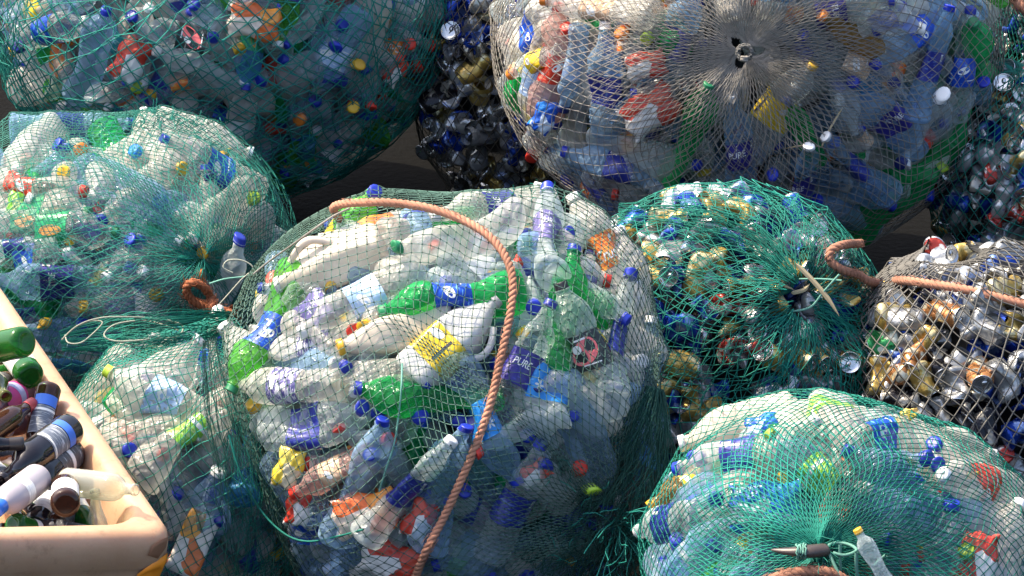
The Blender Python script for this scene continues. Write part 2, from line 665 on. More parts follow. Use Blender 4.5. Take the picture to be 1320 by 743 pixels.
# what is printed on each wrap: (shape, centre around (rad), centre along (fraction of the wrap), size (m), ink slot)
def wrap_art(style, H):
    art = []
    if style in ('navy', 'lavender', 'cobalt'):
        for a in ((0.0,) if style != 'cobalt' else ()):
            art.append((text_mesh('PURE'), a, 0.62, H * 0.30, 0.0, 1))
            art.append((panel2d(0.06, 0.55, 2, 4), a, 0.86, H * 0.30, 0.0, 1))
        for a in (1.15, 3.6):
            art.append((panel2d(0.5, 1.1), a, 0.82, H * 0.22, 0.0, 1))
            for q in range(5):
                art.append((panel2d(0.05, 0.7, 1, 3), a - 0.10 + 0.045 * q, 0.82, H * 0.2, 0.0, 2))
    elif style == 'silver':
        for a in (0.0, 2.1, 4.2):
            art.append((panel2d(0.9, 0.3), a, 0.80, H * 0.5, 0.0, 1))
    elif style == 'orange':
        for a in (0.0, 2.1, 4.2):
            art.append((text_mesh('Crush', 0.25), a, 0.36, H * 0.46, 0.0, 1))
            art.append((ellipse2d(0.35, 0.5), a + 0.5, 0.78, H * 0.4, 0.0, 1))
    elif style == 'black':
        for a in (0.4, 2.5, 4.6):
            art.append((ellipse2d(1.3, 0.75), a, 0.52, H * 0.8, 0.5, 3))
            art.append((ellipse2d(0.5, 0.4), a - 0.35, 0.62, H * 0.6, 0.3, 1))
            art.append((panel2d(0.9, 0.10), a, 0.86, H * 0.5, 0.0, 1))
            art.append((panel2d(1.2, 0.07), a, 0.15, H * 0.5, 0.0, 1))
    elif style == 'green':
        for a in (0.0, 1.57, 3.14, 4.71):
            art.append((ellipse2d(0.30, 0.62), a, 0.5, H * 1.2, 0.0, 4))
    elif style == 'lime':
        for a in (0.0, 3.1):
            art.append((panel2d(1.6, 0.14, 10, 1), a, 0.72, H * 0.9, 0.0, 1))
    elif style == 'sky':
        for a in (0.0, 2.1, 4.2):
            for q in range(6):
                art.append((ellipse2d(0.42, 0.16, 10), a + 0.16 * math.cos(q), 0.62 + 0.12 * math.sin(q), H * 0.42, q * 1.05, 1))
    elif style == 'yellow':
        for a in (0.2, 2.3, 4.4):
            art.append((ellipse2d(0.9, 0.5), a, 0.75, H * 0.5, 0.2, 1))
            art.append((panel2d(0.10, 0.9, 1, 5), a + 0.7, 0.5, H * 0.8, 0.0, 2))
    elif style in ('red', 'blue', 'beige', 'paleblue', 'teal'):
        for a in (0.0, 2.1, 4.2):
            art.append((ellipse2d(0.9, 0.42), a, 0.6, H * 0.6, 0.35, 1))
            art.append((panel2d(1.1, 0.08), a + 0.8, 0.25, H * 0.5, 0.0, 1))
    return art


INK = ['ink_white', 'ink_dark', 'ink_pink', 'ink_orange']

# (length, radius, section squareness, profile in fractions, wrap from-to, wrap radius, cap radius, cap height)
TYPES = {
    'pet_small': dict(L=0.215, r=0.0330, sq=0, wrap=(0.36, 0.60)),
    'pet_large': dict(L=0.305, r=0.0445, sq=0, wrap=(0.34, 0.60)),
    'soda': dict(L=0.320, r=0.0540, sq=0, wrap=(0.38, 0.64)),
    'jug': dict(L=0.255, r=0.0540, sq=0.45, wrap=(0.18, 0.50)),
    'square': dict(L=0.235, r=0.0450, sq=0.6, wrap=(0.22, 0.58)),
}


def profile(kind):
    T = TYPES[kind]
    L, r = T['L'], T['r']
    if kind in ('pet_small', 'pet_large'):
        p = [(0.0, 0.40), (0.004, 0.72), (0.02, 0.94), (0.04, 1.0)]
        z = 0.06
        while z < T['wrap'][0] - 0.03:
            p += [(z, 1.0), (z + 0.010, 0.955), (z + 0.02, 0.955), (z + 0.03, 1.0)]
            z += 0.055
        a, b = T['wrap']
        p += [(a - 0.012, 1.0), (a, 0.965), ((a + b) / 2, 0.965), (b, 0.965), (b + 0.012, 1.0)]
        z = b + 0.025
        for k in range(2):
            p += [(z, 1.0 - 0.01 * k), (z + 0.009, 0.955 - 0.01 * k), (z + 0.018, 0.955 - 0.01 * k), (z + 0.027, 0.99 - 0.02 * k)]
            z += 0.045
        p += [(z + 0.03, 0.92), (z + 0.07, 0.78), (z + 0.105, 0.60), (z + 0.135, 0.44)]
        nr = 0.0125 / r
        p += [(0.93, nr + 0.03), (0.938, nr), (0.945, nr + 0.09), (0.953, nr + 0.09), (0.957, nr), (1.0, nr)]
    elif kind == 'soda':
        p = [(0.0, 0.35), (0.004, 0.60), (0.02, 0.82), (0.05, 0.95), (0.09, 1.0), (0.18, 1.0), (0.27, 0.985), (0.34, 1.0), (0.37, 1.0),
             (0.38, 0.975), (0.51, 0.975), (0.64, 0.975), (0.65, 1.0), (0.69, 0.99), (0.74, 0.93), (0.79, 0.82), (0.84, 0.66), (0.88, 0.48), (0.91, 0.36)]
        nr = 0.013 / r
        p += [(0.935, nr + 0.03), (0.94, nr), (0.947, nr + 0.09), (0.953, nr + 0.09), (0.957, nr), (1.0, nr)]
    elif kind == 'jug':
        p = [(0.0, 0.55), (0.01, 0.85), (0.03, 0.96), (0.06, 1.0), (0.17, 1.0), (0.18, 0.975), (0.34, 0.975), (0.50, 0.975), (0.51, 1.0), (0.58, 0.99), (0.66, 0.92),
             (0.74, 0.78), (0.81, 0.60), (0.87, 0.42), (0.90, 0.36), (0.905, 0.30), (1.0, 0.30)]
    else:
        p = [(0.0, 0.6), (0.01, 0.88), (0.03, 0.97), (0.06, 1.0), (0.21, 1.0), (0.22, 0.975), (0.40, 0.975), (0.58, 0.975), (0.59, 1.0), (0.68, 0.99), (0.74, 0.92),
             (0.80, 0.76), (0.85, 0.55), (0.88, 0.38), (0.90, 0.33), (0.905, 0.29), (1.0, 0.29)]
    p = [(min(max(z, 0), 1) * L, q * r) for z, q in p]
    p.sort(key=lambda t: t[0])
    # resample long spans so that dents have vertices to move
    out = [p[0]]
    for a, b in zip(p, p[1:]):
        n = int((b[0] - a[0]) / (L * 0.04))
        for k in range(1, n + 1):
            t = k / (n + 1)
            out.append((a[0] + (b[0] - a[0]) * t, a[1] + (b[1] - a[1]) * t))
        out.append(b)
    if kind in ('pet_small', 'pet_large', 'soda'):
        out = [(0.042 * L, 0.02 * r), (0.036 * L, 0.16 * r), (0.014 * L, 0.30 * r)] + out
    return out


LIB = {}
NVAR = 5


def bottle_lib(kind, var):
    """the meshes of one crumpled bottle: body, cap (and wraps by style, made on demand)"""
    key = (kind, var)
    if key in LIB:
        return LIB[key]
    T = TYPES[kind]
    L, r = T['L'], T['r']
    amt = [0.6, 1.0, 1.4, 1.7, 1.2][var]
    if kind in ('jug', 'square'):
        amt *= 0.4
    f = crumple_fn(L, r, amt, 1000 + 17 * var + 131 * list(TYPES).index(kind))
    V, F = lathe(profile(kind), 28, T['sq'])
    if kind == 'jug':      # the handle: a bowed tube from shoulder to side
        base = len(V)
        n, k = 12, 8
        path = [np.array([r * (0.80 + 0.55 * math.sin(math.pi * t)), 0, L * (0.40 + 0.40 * t)]) for t in np.linspace(0, 1, n)]
        for i, c in enumerate(path):
            d = path[min(i + 1, n - 1)] - path[max(i - 1, 0)]
            d /= np.linalg.norm(d)
            side = np.array([0, 1.0, 0])
            up = np.cross(d, side)
            for q in range(k):
                a = 2 * math.pi * q / k
                V = np.vstack([V, c + 0.009 * math.cos(a) * side + 0.008 * math.sin(a) * up])
        for i in range(n - 1):
            for q in range(k):
                F.append((base + i * k + q, base + i * k + (q + 1) % k, base + (i + 1) * k + (q + 1) % k, base + (i + 1) * k + q))
    Vb = f(V)
    body = mesh_from(kind + '_body', Vb, F, ['pet_clear'])
    cr = {'jug': 0.0195, 'square': 0.0165}.get(kind, 0.0158)
    ch = 0.017 if kind != 'jug' else 0.014
    cp = [(L - ch + 0.002, cr * 0.98), (L - ch + 0.004, cr), (L - ch + 0.0055, cr), (L - ch + 0.0065, cr * 0.96), (L - 0.001, cr * 0.96), (L + 0.001, cr * 0.90), (L + 0.0012, cr * 0.5)]
    Vc, Fc = lathe(cp, 24, 0, True, True)
    knurl = np.arange(len(Vc)) % 2 == 0
    Vc[knurl, :2] *= 0.96
    cap = mesh_from(kind + '_cap', f(Vc), Fc, ['cap_blue'])
    sv = [(L * (T['wrap'][0] + (T['wrap'][1] - T['wrap'][0]) * q / 5), r * 0.985) for q in range(6)]
    Vs, Fs = lathe(sv, 24, 0, False, False)
    LIB[key] = dict(capV=f(Vc), capF=Fc, slvV=f(Vs), slvF=Fs, body=body, cap=cap, f=f, V=Vb, F=F, wraps={}, L=L, r=r, T=T)
    return LIB[key]


def wrap_mesh(kind, var, style):
    lib = bottle_lib(kind, var)
    if style in lib['wraps']:
        return lib['wraps'][style]
    T, L, r = lib['T'], lib['L'], lib['r']
    z0, z1 = T['wrap'][0] * L + 0.001, T['wrap'][1] * L - 0.001
    H = z1 - z0
    n = 7
    pr = [(z0 + H * i / n, r * 0.982 + 0.0004) for i in range(n + 1)]
    seg = 36
    V, F = lathe(pr, seg, 0, False, False)
    if T['sq']:
        a = np.arctan2(V[:, 1], V[:, 0])
        c, s = np.cos(a), np.sin(a)
        p = 2 + 6 * T['sq']
        aa = np.linspace(0, 2 * math.pi, 28, endpoint=False)
        km = (1.0 / (np.abs(np.cos(aa)) ** p + np.abs(np.sin(aa)) ** p) ** (1 / p)).mean()
        k = 1.0 / (np.abs(c) ** p + np.abs(s) ** p) ** (1 / p) / km
        V[:, 0] *= k
        V[:, 1] *= k
    midx = [0] * len(F)
    for (v2, f2), a0, zf, sz, rot, slot in wrap_art(style, H):
        b = len(V)
        x = v2[:, 0] * math.cos(rot) - v2[:, 1] * math.sin(rot)
        y = v2[:, 0] * math.sin(rot) + v2[:, 1] * math.cos(rot)
        rr = r * 0.982 + 0.0004 + (0.0007 if slot != 2 else 0.0012)
        if slot == 1 and style in ('black', 'orange'):
            rr += 0.0005
        ang = a0 + x * sz / r
        z = np.clip(z0 + zf * H + y * sz, z0 + 0.001, z1 - 0.001)
        P = np.stack([rr * np.cos(ang), rr * np.sin(ang), z], 1)
        if T['sq']:
            c, s = np.cos(ang), np.sin(ang)
            k = 1.0 / (np.abs(c) ** p + np.abs(s) ** p) ** (1 / p) / km
            P[:, 0] *= k
            P[:, 1] *= k
        V = np.vstack([V, P])
        F = F + [tuple(b + i for i in f) for f in f2]
        midx += [slot] * len(f2)
    me = mesh_from(kind + '_wrap', lib['f'](V), F, ['wrap_' + style] + INK, midx)
    lib['wraps'][style] = me
    return me


def carton_mesh(seed, crush=1.0):
    q = np.random.RandomState(seed)
    bm = bmesh.new()
    bmesh.ops.create_cube(bm, size=1.0)
    bmesh.ops.subdivide_edges(bm, edges=bm.edges, cuts=7, use_grid_fill=True)
    V = np.array([v.co[:] for v in bm.verts])
    V *= np.array([0.085, 0.060 * (1 - 0.5 * crush), 0.17])
    ph = q.uniform(0, 6.28, 6)
    w = np.abs(np.sin(V[:, 0] * 60 + V[:, 2] * 45 + ph[0])) + np.abs(np.sin(V[:, 0] * -45 + V[:, 2] * 70 + ph[1]))
    V[:, 1] += (w - 1.2) * 0.006 * crush
    V[:, 0] += np.sin(V[:, 2] * 30 + ph[2]) * 0.004 * crush
    F = [tuple(v.index for v in f.verts) for f in bm.faces]
    bm.free()
    return V, F


def packet_mesh(seed):
    """an emptied, crumpled foil or film pack: a pillow with crimped ends"""
    q = np.random.RandomState(seed)
    nx, nz = 15, 18
    V, F = [], []
    w, h = 0.10, 0.15
    ph = q.uniform(0, 6.28, 8)
    for side in (1, -1):
        for j in range(nz):
            for i in range(nx):
                u, v = i / (nx - 1) * 2 - 1, j / (nz - 1) * 2 - 1
                b = max(0.0, (1 - abs(u) ** 2.5)) ** 0.6 * max(0.0, (1 - abs(v) ** 4)) ** 0.6
                y = side * (0.018 * b + 0.0006)
                y += 0.006 * (abs(math.sin(5 * u + 4 * v + ph[0])) + abs(math.sin(6 * v - 4 * u + ph[1])) - 1.2) * (0.4 + 0.6 * b)
                x = u * w / 2 * (1 - 0.12 * b) + 0.006 * math.sin(5 * v + ph[2])
                z = v * h / 2 + 0.005 * math.sin(6 * u + ph[3])
                V.append((x, y, z))
        o = 0 if side == 1 else nx * nz
        for j in range(nz - 1):
            for i in range(nx - 1):
                f = (o + j * nx + i, o + j * nx + i + 1, o + (j + 1) * nx + i + 1, o + (j + 1) * nx + i)
                F.append(f[::-1] if side == 1 else f)
    n = nx * nz
    rim = [i for i in range(nx)] + [j * nx + nx - 1 for j in range(1, nz)] + [(nz - 1) * nx + i for i in range(nx - 2, -1, -1)] + [j * nx for j in range(nz - 2, 0, -1)]
    for a, b in zip(rim, rim[1:] + rim[:1]):
        F.append((a, b, n + b, n + a))
    return np.array(V), F


def pack_print(name, base, cols, scale=14.0):
    m, nt, b, out = new_mat(name)
    tc = node(nt, 'ShaderNodeTexCoord')
    n = node(nt, 'ShaderNodeTexVoronoi')
    n.inputs['Scale'].default_value = scale
    nt.links.new(tc.outputs['Object'], n.inputs['Vector'])
    sp = node(nt, 'ShaderNodeSeparateColor')
    nt.links.new(n.outputs['Color'], sp.inputs[0])
    cr = node(nt, 'ShaderNodeValToRGB')
    cr.color_ramp.interpolation = 'CONSTANT'
    cr.color_ramp.elements[0].color = (*base, 1)
    cr.color_ramp.elements[0].position = 0.0
    cr.color_ramp.elements[1].color = (*cols[0], 1)
    cr.color_ramp.elements[1].position = 0.5
    for i, c in enumerate(cols[1:]):
        e = cr.color_ramp.elements.new(0.5 + 0.5 * (i + 1) / len(cols))
        e.color = (*c, 1)
    nt.links.new(sp.outputs[0], cr.inputs['Fac'])
    nt.links.new(cr.outputs[0], b.inputs['Base Color'])
    b.inputs['Roughness'].default_value = 0.3
    add_bump(nt, b, 50.0, 0.4, 0.003, 3.0)


pack_print('pack_orange', (0.78, 0.16, 0.04), [(0.80, 0.30, 0.05), (0.75, 0.62, 0.52), (0.72, 0.10, 0.04)])
pack_print('pack_red', (0.56, 0.05, 0.03), [(0.66, 0.09, 0.05), (0.72, 0.70, 0.68), (0.40, 0.03, 0.03)])
pack_print('pack_yellow', (0.75, 0.55, 0.05), [(0.78, 0.64, 0.12), (0.70, 0.60, 0.4), (0.6, 0.42, 0.03)])
pack_print('pack_blue', (0.015, 0.10, 0.52), [(0.02, 0.20, 0.65), (0.55, 0.65, 0.78), (0.01, 0.05, 0.36)], 22.0)
pack_print('carton_orange', (0.76, 0.72, 0.68), [(0.80, 0.36, 0.06), (0.76, 0.20, 0.06), (0.78, 0.74, 0.70)], 18.0)
pack_print('carton_white', (0.74, 0.75, 0.76), [(0.70, 0.72, 0.74), (0.05, 0.10, 0.45), (0.74, 0.75, 0.76)], 12.0)
pack_print('carton_lime', (0.20, 0.55, 0.05), [(0.32, 0.62, 0.12), (0.60, 0.68, 0.30), (0.12, 0.42, 0.06)], 12.0)
pack_print('carton_sky', (0.03, 0.28, 0.70), [(0.06, 0.36, 0.75), (0.5, 0.62, 0.78), (0.03, 0.22, 0.62)], 12.0)
PACK_LIB = {}

# ------------------------------------------------------------------ bags


class Bag:
    def __init__(s, key, cx, cy, z, rx, ry, rz, seed, name, pw=2.25):
        s.key, s.name, s.pw = key, name, pw
        s.c = at_z(cx, cy, z)
        s.rad = np.array([rx, ry, rz], float)
        q = np.random.RandomState(seed)
        s.k = q.normal(size=(7, 3)) * 2.0
        s.ph = q.uniform(0, 6.28, 7)
        s.amp = 0.022
        s.planes = []
        s.items = []
        s.tocam = PC - s.c
        s.tocam /= np.linalg.norm(s.tocam)

    def R(s, d):
        return 1 + s.amp * np.sin(d @ s.k.T + s.ph).sum(-1) / 1.6

    def g(s, p):
        """signed distance (roughly) of points to the bag's skin"""
        p = np.atleast_2d(p)
        q = (p - s.c) / s.rad
        d = q / (np.linalg.norm(q, axis=1) + 1e-9)[:, None]
        g = (s.pn(q) - s.R(d)) * s.rad.min()
        for n, c in s.planes:
            g = np.maximum(g, p @ n - c)
        return g

    def pn(s, q):
        pw = np.where(q[:, 0] > 0, s.pw, min(s.pw, 2.05))
        return (np.abs(q[:, 0]) ** pw + (q[:, 1] ** 2 + q[:, 2] ** 2) ** (pw / 2)) ** (1 / pw) + 1e-9

    def normal(s, p):
        q = (np.atleast_2d(p) - s.c) / s.rad
        t = np.sqrt(q[:, 1] ** 2 + q[:, 2] ** 2) + 1e-9
        pw = np.where(q[:, 0] > 0, s.pw, min(s.pw, 2.05))
        q = np.stack([np.sign(q[:, 0]) * np.abs(q[:, 0]) ** (pw - 1), q[:, 1] * t ** (pw - 2), q[:, 2] * t ** (pw - 2)], 1) / s.rad
        n = q / (np.linalg.norm(q, axis=1)[:, None] + 1e-9)
        return n

    def skin(s, d):
        """points of the skin in unit-sphere directions d"""
        p = s.c + s.rad * d * (s.R(d) / s.pn(d))[:, None]
        for n, c in s.planes:
            ex = np.maximum(0, p @ n - c)
            p = p - ex[:, None] * n
        return p

    def hit(s, px, py, inset=0.0):
        d = ray(px, py)
        d = d / np.linalg.norm(d)
        t0 = (s.c - PC) @ d
        ts = np.linspace(t0 - s.rad.max() * 1.3, t0 + s.rad.max() * 0.2, 300)
        P = PC + ts[:, None] * d
        g = s.g(P) + inset
        i = np.argmax(g < 0)
        if not (g < 0).any():
            i = int(np.argmin(g))
        return P[i]


BAGS = {}
ROOTS = {}


def bag(key, *a):
    BAGS[key] = Bag(key, *a)


#    key   cx    cy    z     rx    ry    rz   seed
bag('central', 553, 528, 0.41, 0.418, 0.42, 0.43, 3, 'central net bag', 3.1)
bag('spoked', 970, 52, 0.55, 0.560, 0.50, 0.50, 5, 'grey spoked net bag')
bag('shaded', 287, -10, 0.50, 0.560, 0.50, 0.49, 8, 'shaded teal net bag', 2.05)
bag('pale', 125, 360, 0.34, 0.410, 0.42, 0.36, 11, 'sunlit net bag behind the crate')
bag('small', 250, 605, 0.27, 0.270, 0.27, 0.29, 13, 'small net bag beside the crate')
bag('tied', 1088, 760, 0.35, 0.355, 0.36, 0.345, 15, 'tied green net bag')
bag('green_cans', 925, 468, 0.33, 0.325, 0.33, 0.35, 17, 'green net bag of cans')
bag('grey_cans', 1272, 512, 0.30, 0.305, 0.30, 0.30, 19, 'grey roped net bag of cans')
bag('far_cans', 1345, 225, 0.30, 0.250, 0.26, 0.26, 21, 'far green net bag of cans')
bag('dark_cans', 640, 104, 0.31, 0.200, 0.22, 0.32, 23, 'dark net bag of cans')
bag('back_brown', 620, -85, 0.42, 0.30, 0.30, 0.42, 25, 'brown net bag at the back')
bag('back_dark', 1440, 20, 0.45, 0.30, 0.30, 0.46, 27, 'dark net bag behind the far cans')

kl = list(BAGS.values())
for i, a in enumerate(kl):
    a.planes.append((np.array([0, 0, -1.0]), -0.006))
    for b in kl[i + 1:]:
        n = b.c - a.c
        dist = np.linalg.norm(n)
        n = n / dist
        ra = 1 / np.linalg.norm(n / a.rad)
        rb = 1 / np.linalg.norm(n / b.rad)
        if ra + rb > dist - 0.01 and {a.key, b.key} not in ({'green_cans', 'grey_cans'}, {'spoked', 'far_cans'}, {'spoked', 'back_dark'}, {'shaded', 'dark_cans'}):
            m = a.c @ n + dist * ra / (ra + rb)
            a.planes.append((n, m - 0.008))
            b.planes.append((-n, -(m + 0.008)))

# ------------------------------------------------------------------ what lies in the bags
# (kind, neck pixel, base pixel, body, cap, wrap)   mode 'cap' = cap towards the viewer at that pixel, 'bot' = base towards the viewer
H = {}
H['central'] = """
jug! 372,352 470,318 cream white -
bot soda 516,318 haze white -
soda 540,332 640,305 haze green -
soda! 498,398 668,370 green green blue
pet_large 560,268 716,250 haze white navy
soda! 702,258 712,372 clear blue lavender
soda! 744,252 824,404 haze white orange
pet_large 735,365 722,432 green blue -
pet_small 772,384 752,372 clear blue -
jug! 640,386 532,488 white white yellow
jug 470,440 548,420 cream yellow -
soda! 655,596 594,486 bluish blue sky
soda! 512,512 590,520 green blue -
cap pet_large 543,539 clear blue -
cap pet_large 567,543 bluish blue -
cap pet_small 480,535 clear blue -
cap pet_small 485,571 clear blue -
cap pet_small 503,570 clear red -
cap pet_large 582,578 bluish blue -
cap pet_large 683,571 bluish blue -
cap pet_small 705,606 clear blue red
cap pet_small 749,606 clear red -
cap pet_small 748,640 clear lime -
cap pet_small 467,426 haze yellow -
cap pet_small 310,523 clear yellow -
cap pet_small 615,632 clear blue -
cap pet_small 690,395 clear blue -
pet_large! 694,425 652,512 clear blue navy
pet_large! 698,562 720,440 clear white sky
soda! 738,398 776,508 clear black black
jug 792,548 722,498 haze blue -
pet_large 797,508 838,552 bluish blue -
pet_large 802,395 788,488 clear blue cobalt
soda! 298,478 366,362 lime green blue
pet_large 378,368 422,440 clear white lavender
pet_large! 302,497 440,497 haze blue silver
pet_large 342,452 470,438 haze white silver
pet_large! 478,536 318,562 clear blue cobalt
square 522,492 452,492 haze blue -
pet_large! 566,590 500,664 clear white cobalt
soda 485,575 458,648 bluish blue -
pet_small 396,628 465,592 rose red beige
pet_large! 690,592 636,705 clear blue cobalt
pet_large 582,580 560,648 bluish blue -
jug 262,430 306,482 haze white -
pet_small 700,222 690,262 haze white -
soda 812,322 838,432 haze white -
pet_large 846,440 832,552 bluish white -
soda 772,610 738,520 bluish blue -
soda 600,722 700,690 bluish blue -
pet_large 760,700 720,640 clear blue cobalt
soda 420,712 340,640 bluish blue -
pet_large 430,405 500,368 haze white paleblue
pet_small 440,470 380,420 haze blue -
pet_small 640,560 690,540 clear red -
packet 470,663 orange 1.25 80
packet 541,671 red 0.8 30
packet 505,724 red 1.2 110
packet 384,655 red 0.7 10
packet 372,604 yellow 0.8 20
packet 690,610 red 0.6 60
"""
H['spoked'] = """
pet_large 697,15 668,60 haze blue blue
cap pet_large 723,38 rose red -
soda 716,40 706,120 rose red red
pet_small 668,92 720,66 clear orange yellow
soda 690,150 710,60 haze white paleblue
pet_large! 775,65 778,160 bluish white cobalt
cap pet_small 799,40 clear orange -
cap pet_small 800,79 clear red -
cap pet_small 832,50 haze lime -
cap pet_small 686,205 rose red -
packet 833,84 red 0.9 80
packet 838,143 red 1.3 60
packet 702,150 blue 0.8 30
soda 905,140 880,200 green green -
pet_large! 945,140 955,245 bluish white navy
pet_large! 1046,190 1030,275 bluish white navy
pet_large! 1098,118 1192,195 bluish blue navy
cap pet_large 1098,104 sky blue -
pet_large 1062,180 1120,232 bluish white cobalt
soda! 1205,222 1100,300 green lime -
pet_large! 1258,165 1170,250 green blue -
cap pet_small 1203,250 clear blue -
pet_large 1247,45 1232,125 clear blue blue
soda! 1262,50 1268,92 green green -
pet_small 1257,96 1268,152 bluish blue -
pet_large 1215,40 1190,120 bluish blue cobalt
pet_large 1160,60 1195,30 bluish blue blue
soda 1020,120 985,165 clear yellow yellow
pet_large 1060,60 1130,100 clear blue amb
pet_large 1180,130 1250,190 clear white -
pet_large 880,20 860,80 bluish white cobalt
pet_large 760,205 830,225 bluish blue cobalt
soda 870,215 790,200 clear blue -
cap pet_small 983,222 clear blue -
cap pet_small 973,262 clear blue -
pet_large 1050,260 1120,290 bluish blue -
soda 1000,295 940,255 clear white -
soda 1120,250 1060,215 bluish blue -
pet_large 920,270 860,235 clear blue cobalt
pet_small 1025,150 1045,190 green blue -
soda 1140,20 1090,0 clear white -
pet_large 1110,8 1040,20 clear blue navy
pet_small 1085,35 1115,55 amber orange -
soda 740,0 820,10 haze orange beige
"""
H['shaded'] = """
soda 12,116 70,92 haze red -
packet 168,78 red 1.1 30
packet 328,28 orange 1.2 100
cap pet_small 178,112 clear lime -
cap pet_small 22,62 clear blue -
cap pet_large 168,18 bluish blue -
cap pet_large 246,4 clear blue -
cap pet_small 336,118 clear blue -
cap pet_small 420,68 clear blue -
cap pet_large 447,32 bluish blue -
cap pet_small 476,94 clear blue -
cap pet_small 512,94 clear red -
cap pet_small 528,56 clear red -
cap pet_small 561,60 clear red -
cap pet_small 456,70 clear yellow -
cap pet_small 455,138 clear yellow -
cap pet_small 386,157 clear orange -
cap pet_small 410,145 clear blue -
cap pet_small 478,142 clear red -
cap pet_small 250,166 haze yellow -
cap pet_small 308,68 haze yellow -
pet_large 395,85 450,100 clear blue cobalt
pet_large 100,30 40,45 clear white blue
soda 480,10 470,60 haze white -
pet_large 310,140 305,175 haze white white
pet_large 210,45 270,60 clear black black
soda 240,80 300,100 clear white -
soda 130,40 110,100 bluish blue -
packet 510,92 red 0.7 40
"""
H['pale'] = """
soda! 78,242 -10,240 haze red red
soda! 100,270 -20,262 haze green green
soda! 130,298 10,296 clear green green
cap pet_small 68,226 haze yellow -
cap pet_large 52,178 bluish blue -
cap pet_small 70,174 clear blue -
cap pet_small 103,188 haze orange -
cap pet_large 174,186 haze skyblue -
cap pet_small 235,217 haze yellow -
cap pet_small 208,258 bluish skyblue -
pet_large 248,200 300,230 haze blue blue
cap pet_small 329,255 haze lime -
pet_large 120,150 60,152 bluish blue cobalt
soda 190,170 210,215 haze white -
soda 20,210 60,160 haze white -
soda 120,240 180,200 haze white -
soda 195,262 130,230 bluish white -
soda 210,185 240,250 haze white -
pet_large 206,300 120,262 bluish white -
pet_large 90,280 130,300 clear white cobalt
cap pet_small 155,306 clear blue -
cap pet_small 180,312 clear blue -
soda 170,340 230,300 clear white -
soda 260,300 300,270 haze white -
pet_large! 30,365 105,368 bluish white navy
pet_small 0,325 30,320 clear white cobalt
pet_small 50,330 20,330 clear white blue
cap pet_small 202,380 clear yellow -
cap pet_small 264,360 clear orange -
pet_large 200,392 130,382 clear blue cobalt
soda 150,395 230,400 haze yellow white
soda 215,370 275,395 clear white -
soda 270,320 320,290 haze yellow -
pet_large 150,270 200,230 haze blue -
jug 285,180 245,170 haze white -
packet 20,262 green 0.5 10
"""
H['small'] = """
soda 160,465 120,510 haze white -
jug 228,470 190,510 haze white -
soda! 176,498 250,540 haze lime paleblue
soda! 290,515 200,600 haze blue lime
soda 230,555 130,560 haze white -
pet_large 330,570 320,620 sky blue sky
jug 270,640 250,690 bluish white -
carton 249,700 orange 1.0 25
soda 160,575 210,640 haze white -
pet_large 300,690 330,730 clear blue cobalt
soda 140,620 200,650 clear white beige
soda 280,440 290,480 haze white -
pet_large 210,720 250,760 clear blue -
cap pet_small 165,580 clear blue -
soda 345,640 300,600 clear white -
"""
H['tied'] = """
jug! 900,535 970,520 cream white -
soda! 1120,520 1010,500 haze white -
soda 1060,560 1000,520 haze white -
jug! 1090,570 1060,525 haze white lime
cap pet_small 970,545 haze blue -
packet 982,548 blue 0.6 70
packet 918,556 yellow 0.5 70
pet_small 850,612 885,590 amber yellow yellow
pet_large! 910,592 985,580 haze blue cobalt
cap pet_small 912,595 clear blue -
cap pet_small 865,620 haze blue -
pet_large! 820,680 885,668 clear white cobalt
soda 920,640 880,640 bluish blue -
packet 987,652 blue 1.3 85
soda 1000,580 960,620 haze white -
soda 1040,600 1080,640 bluish lime lime
cap pet_small 1090,502 haze blue -
pet_large! 1110,575 1160,555 haze blue blue
soda 1180,560 1260,585 haze white -
packet 1166,540 yellow 0.4 40
cap pet_small 1198,590 bluish blue -
cap pet_small 1206,570 haze blue -
cap pet_small 1226,603 haze blue -
cap pet_small 1227,645 clear blue -
soda! 1220,610 1300,640 haze white red
soda 1240,680 1320,660 haze white -
packet 1262,722 red 1.0 10
cap pet_small 1243,708 haze lime -
cap pet_small 1178,722 clear blue -
soda 1290,690 1260,760 haze white -
soda 1150,610 1200,640 bluish blue -
soda 1170,665 1220,700 bluish white -
bot soda 1055,540 haze white -
bot pet_large 1000,570 haze white -
soda 1010,690 940,700 bluish blue -
soda 900,720 850,730 bluish blue -
pet_large 880,700 820,735 clear white -
soda 1245,530 1170,520 haze white -
"""
NFILL = dict(central=74, spoked=64, shaded=64, pale=60, small=26, tied=56)
WEIGHT_KINDS = ['pet_small', 'pet_small', 'pet_large', 'pet_large', 'pet_large', 'soda', 'soda', 'soda']
FILL_BODY = ['clear'] * 8 + ['bluish'] * 7 + ['haze'] * 4 + ['lime', 'sky']
FILL_CAP = ['blue'] * 5 + ['white'] * 4 + ['red', 'yellow', 'none', 'none', 'navy']
FILL_WRAP = ['-'] * 6 + ['cobalt'] * 3 + ['blue', 'white', 'red', 'paleblue', 'teal', 'orange', 'beige', 'yellow', 'green', 'black']


def hidden(bk, p, margin=0.0):
    """True where a point is outside the photograph or behind another bag"""
    x, y = to_px(p)
    if not (-margin < x < 1320 + margin and -margin < y < 743 + margin):
        return True
    d = p - PC
    t = np.linalg.norm(d)
    d = d / t
    P = PC + d * np.linspace(t - 2.2, t - 0.05, 60)[:, None]
    for k, b in BAGS.items():
        if k != bk and (b.g(P) < -0.06).any():
            return True
    return False


class Item:
    pass


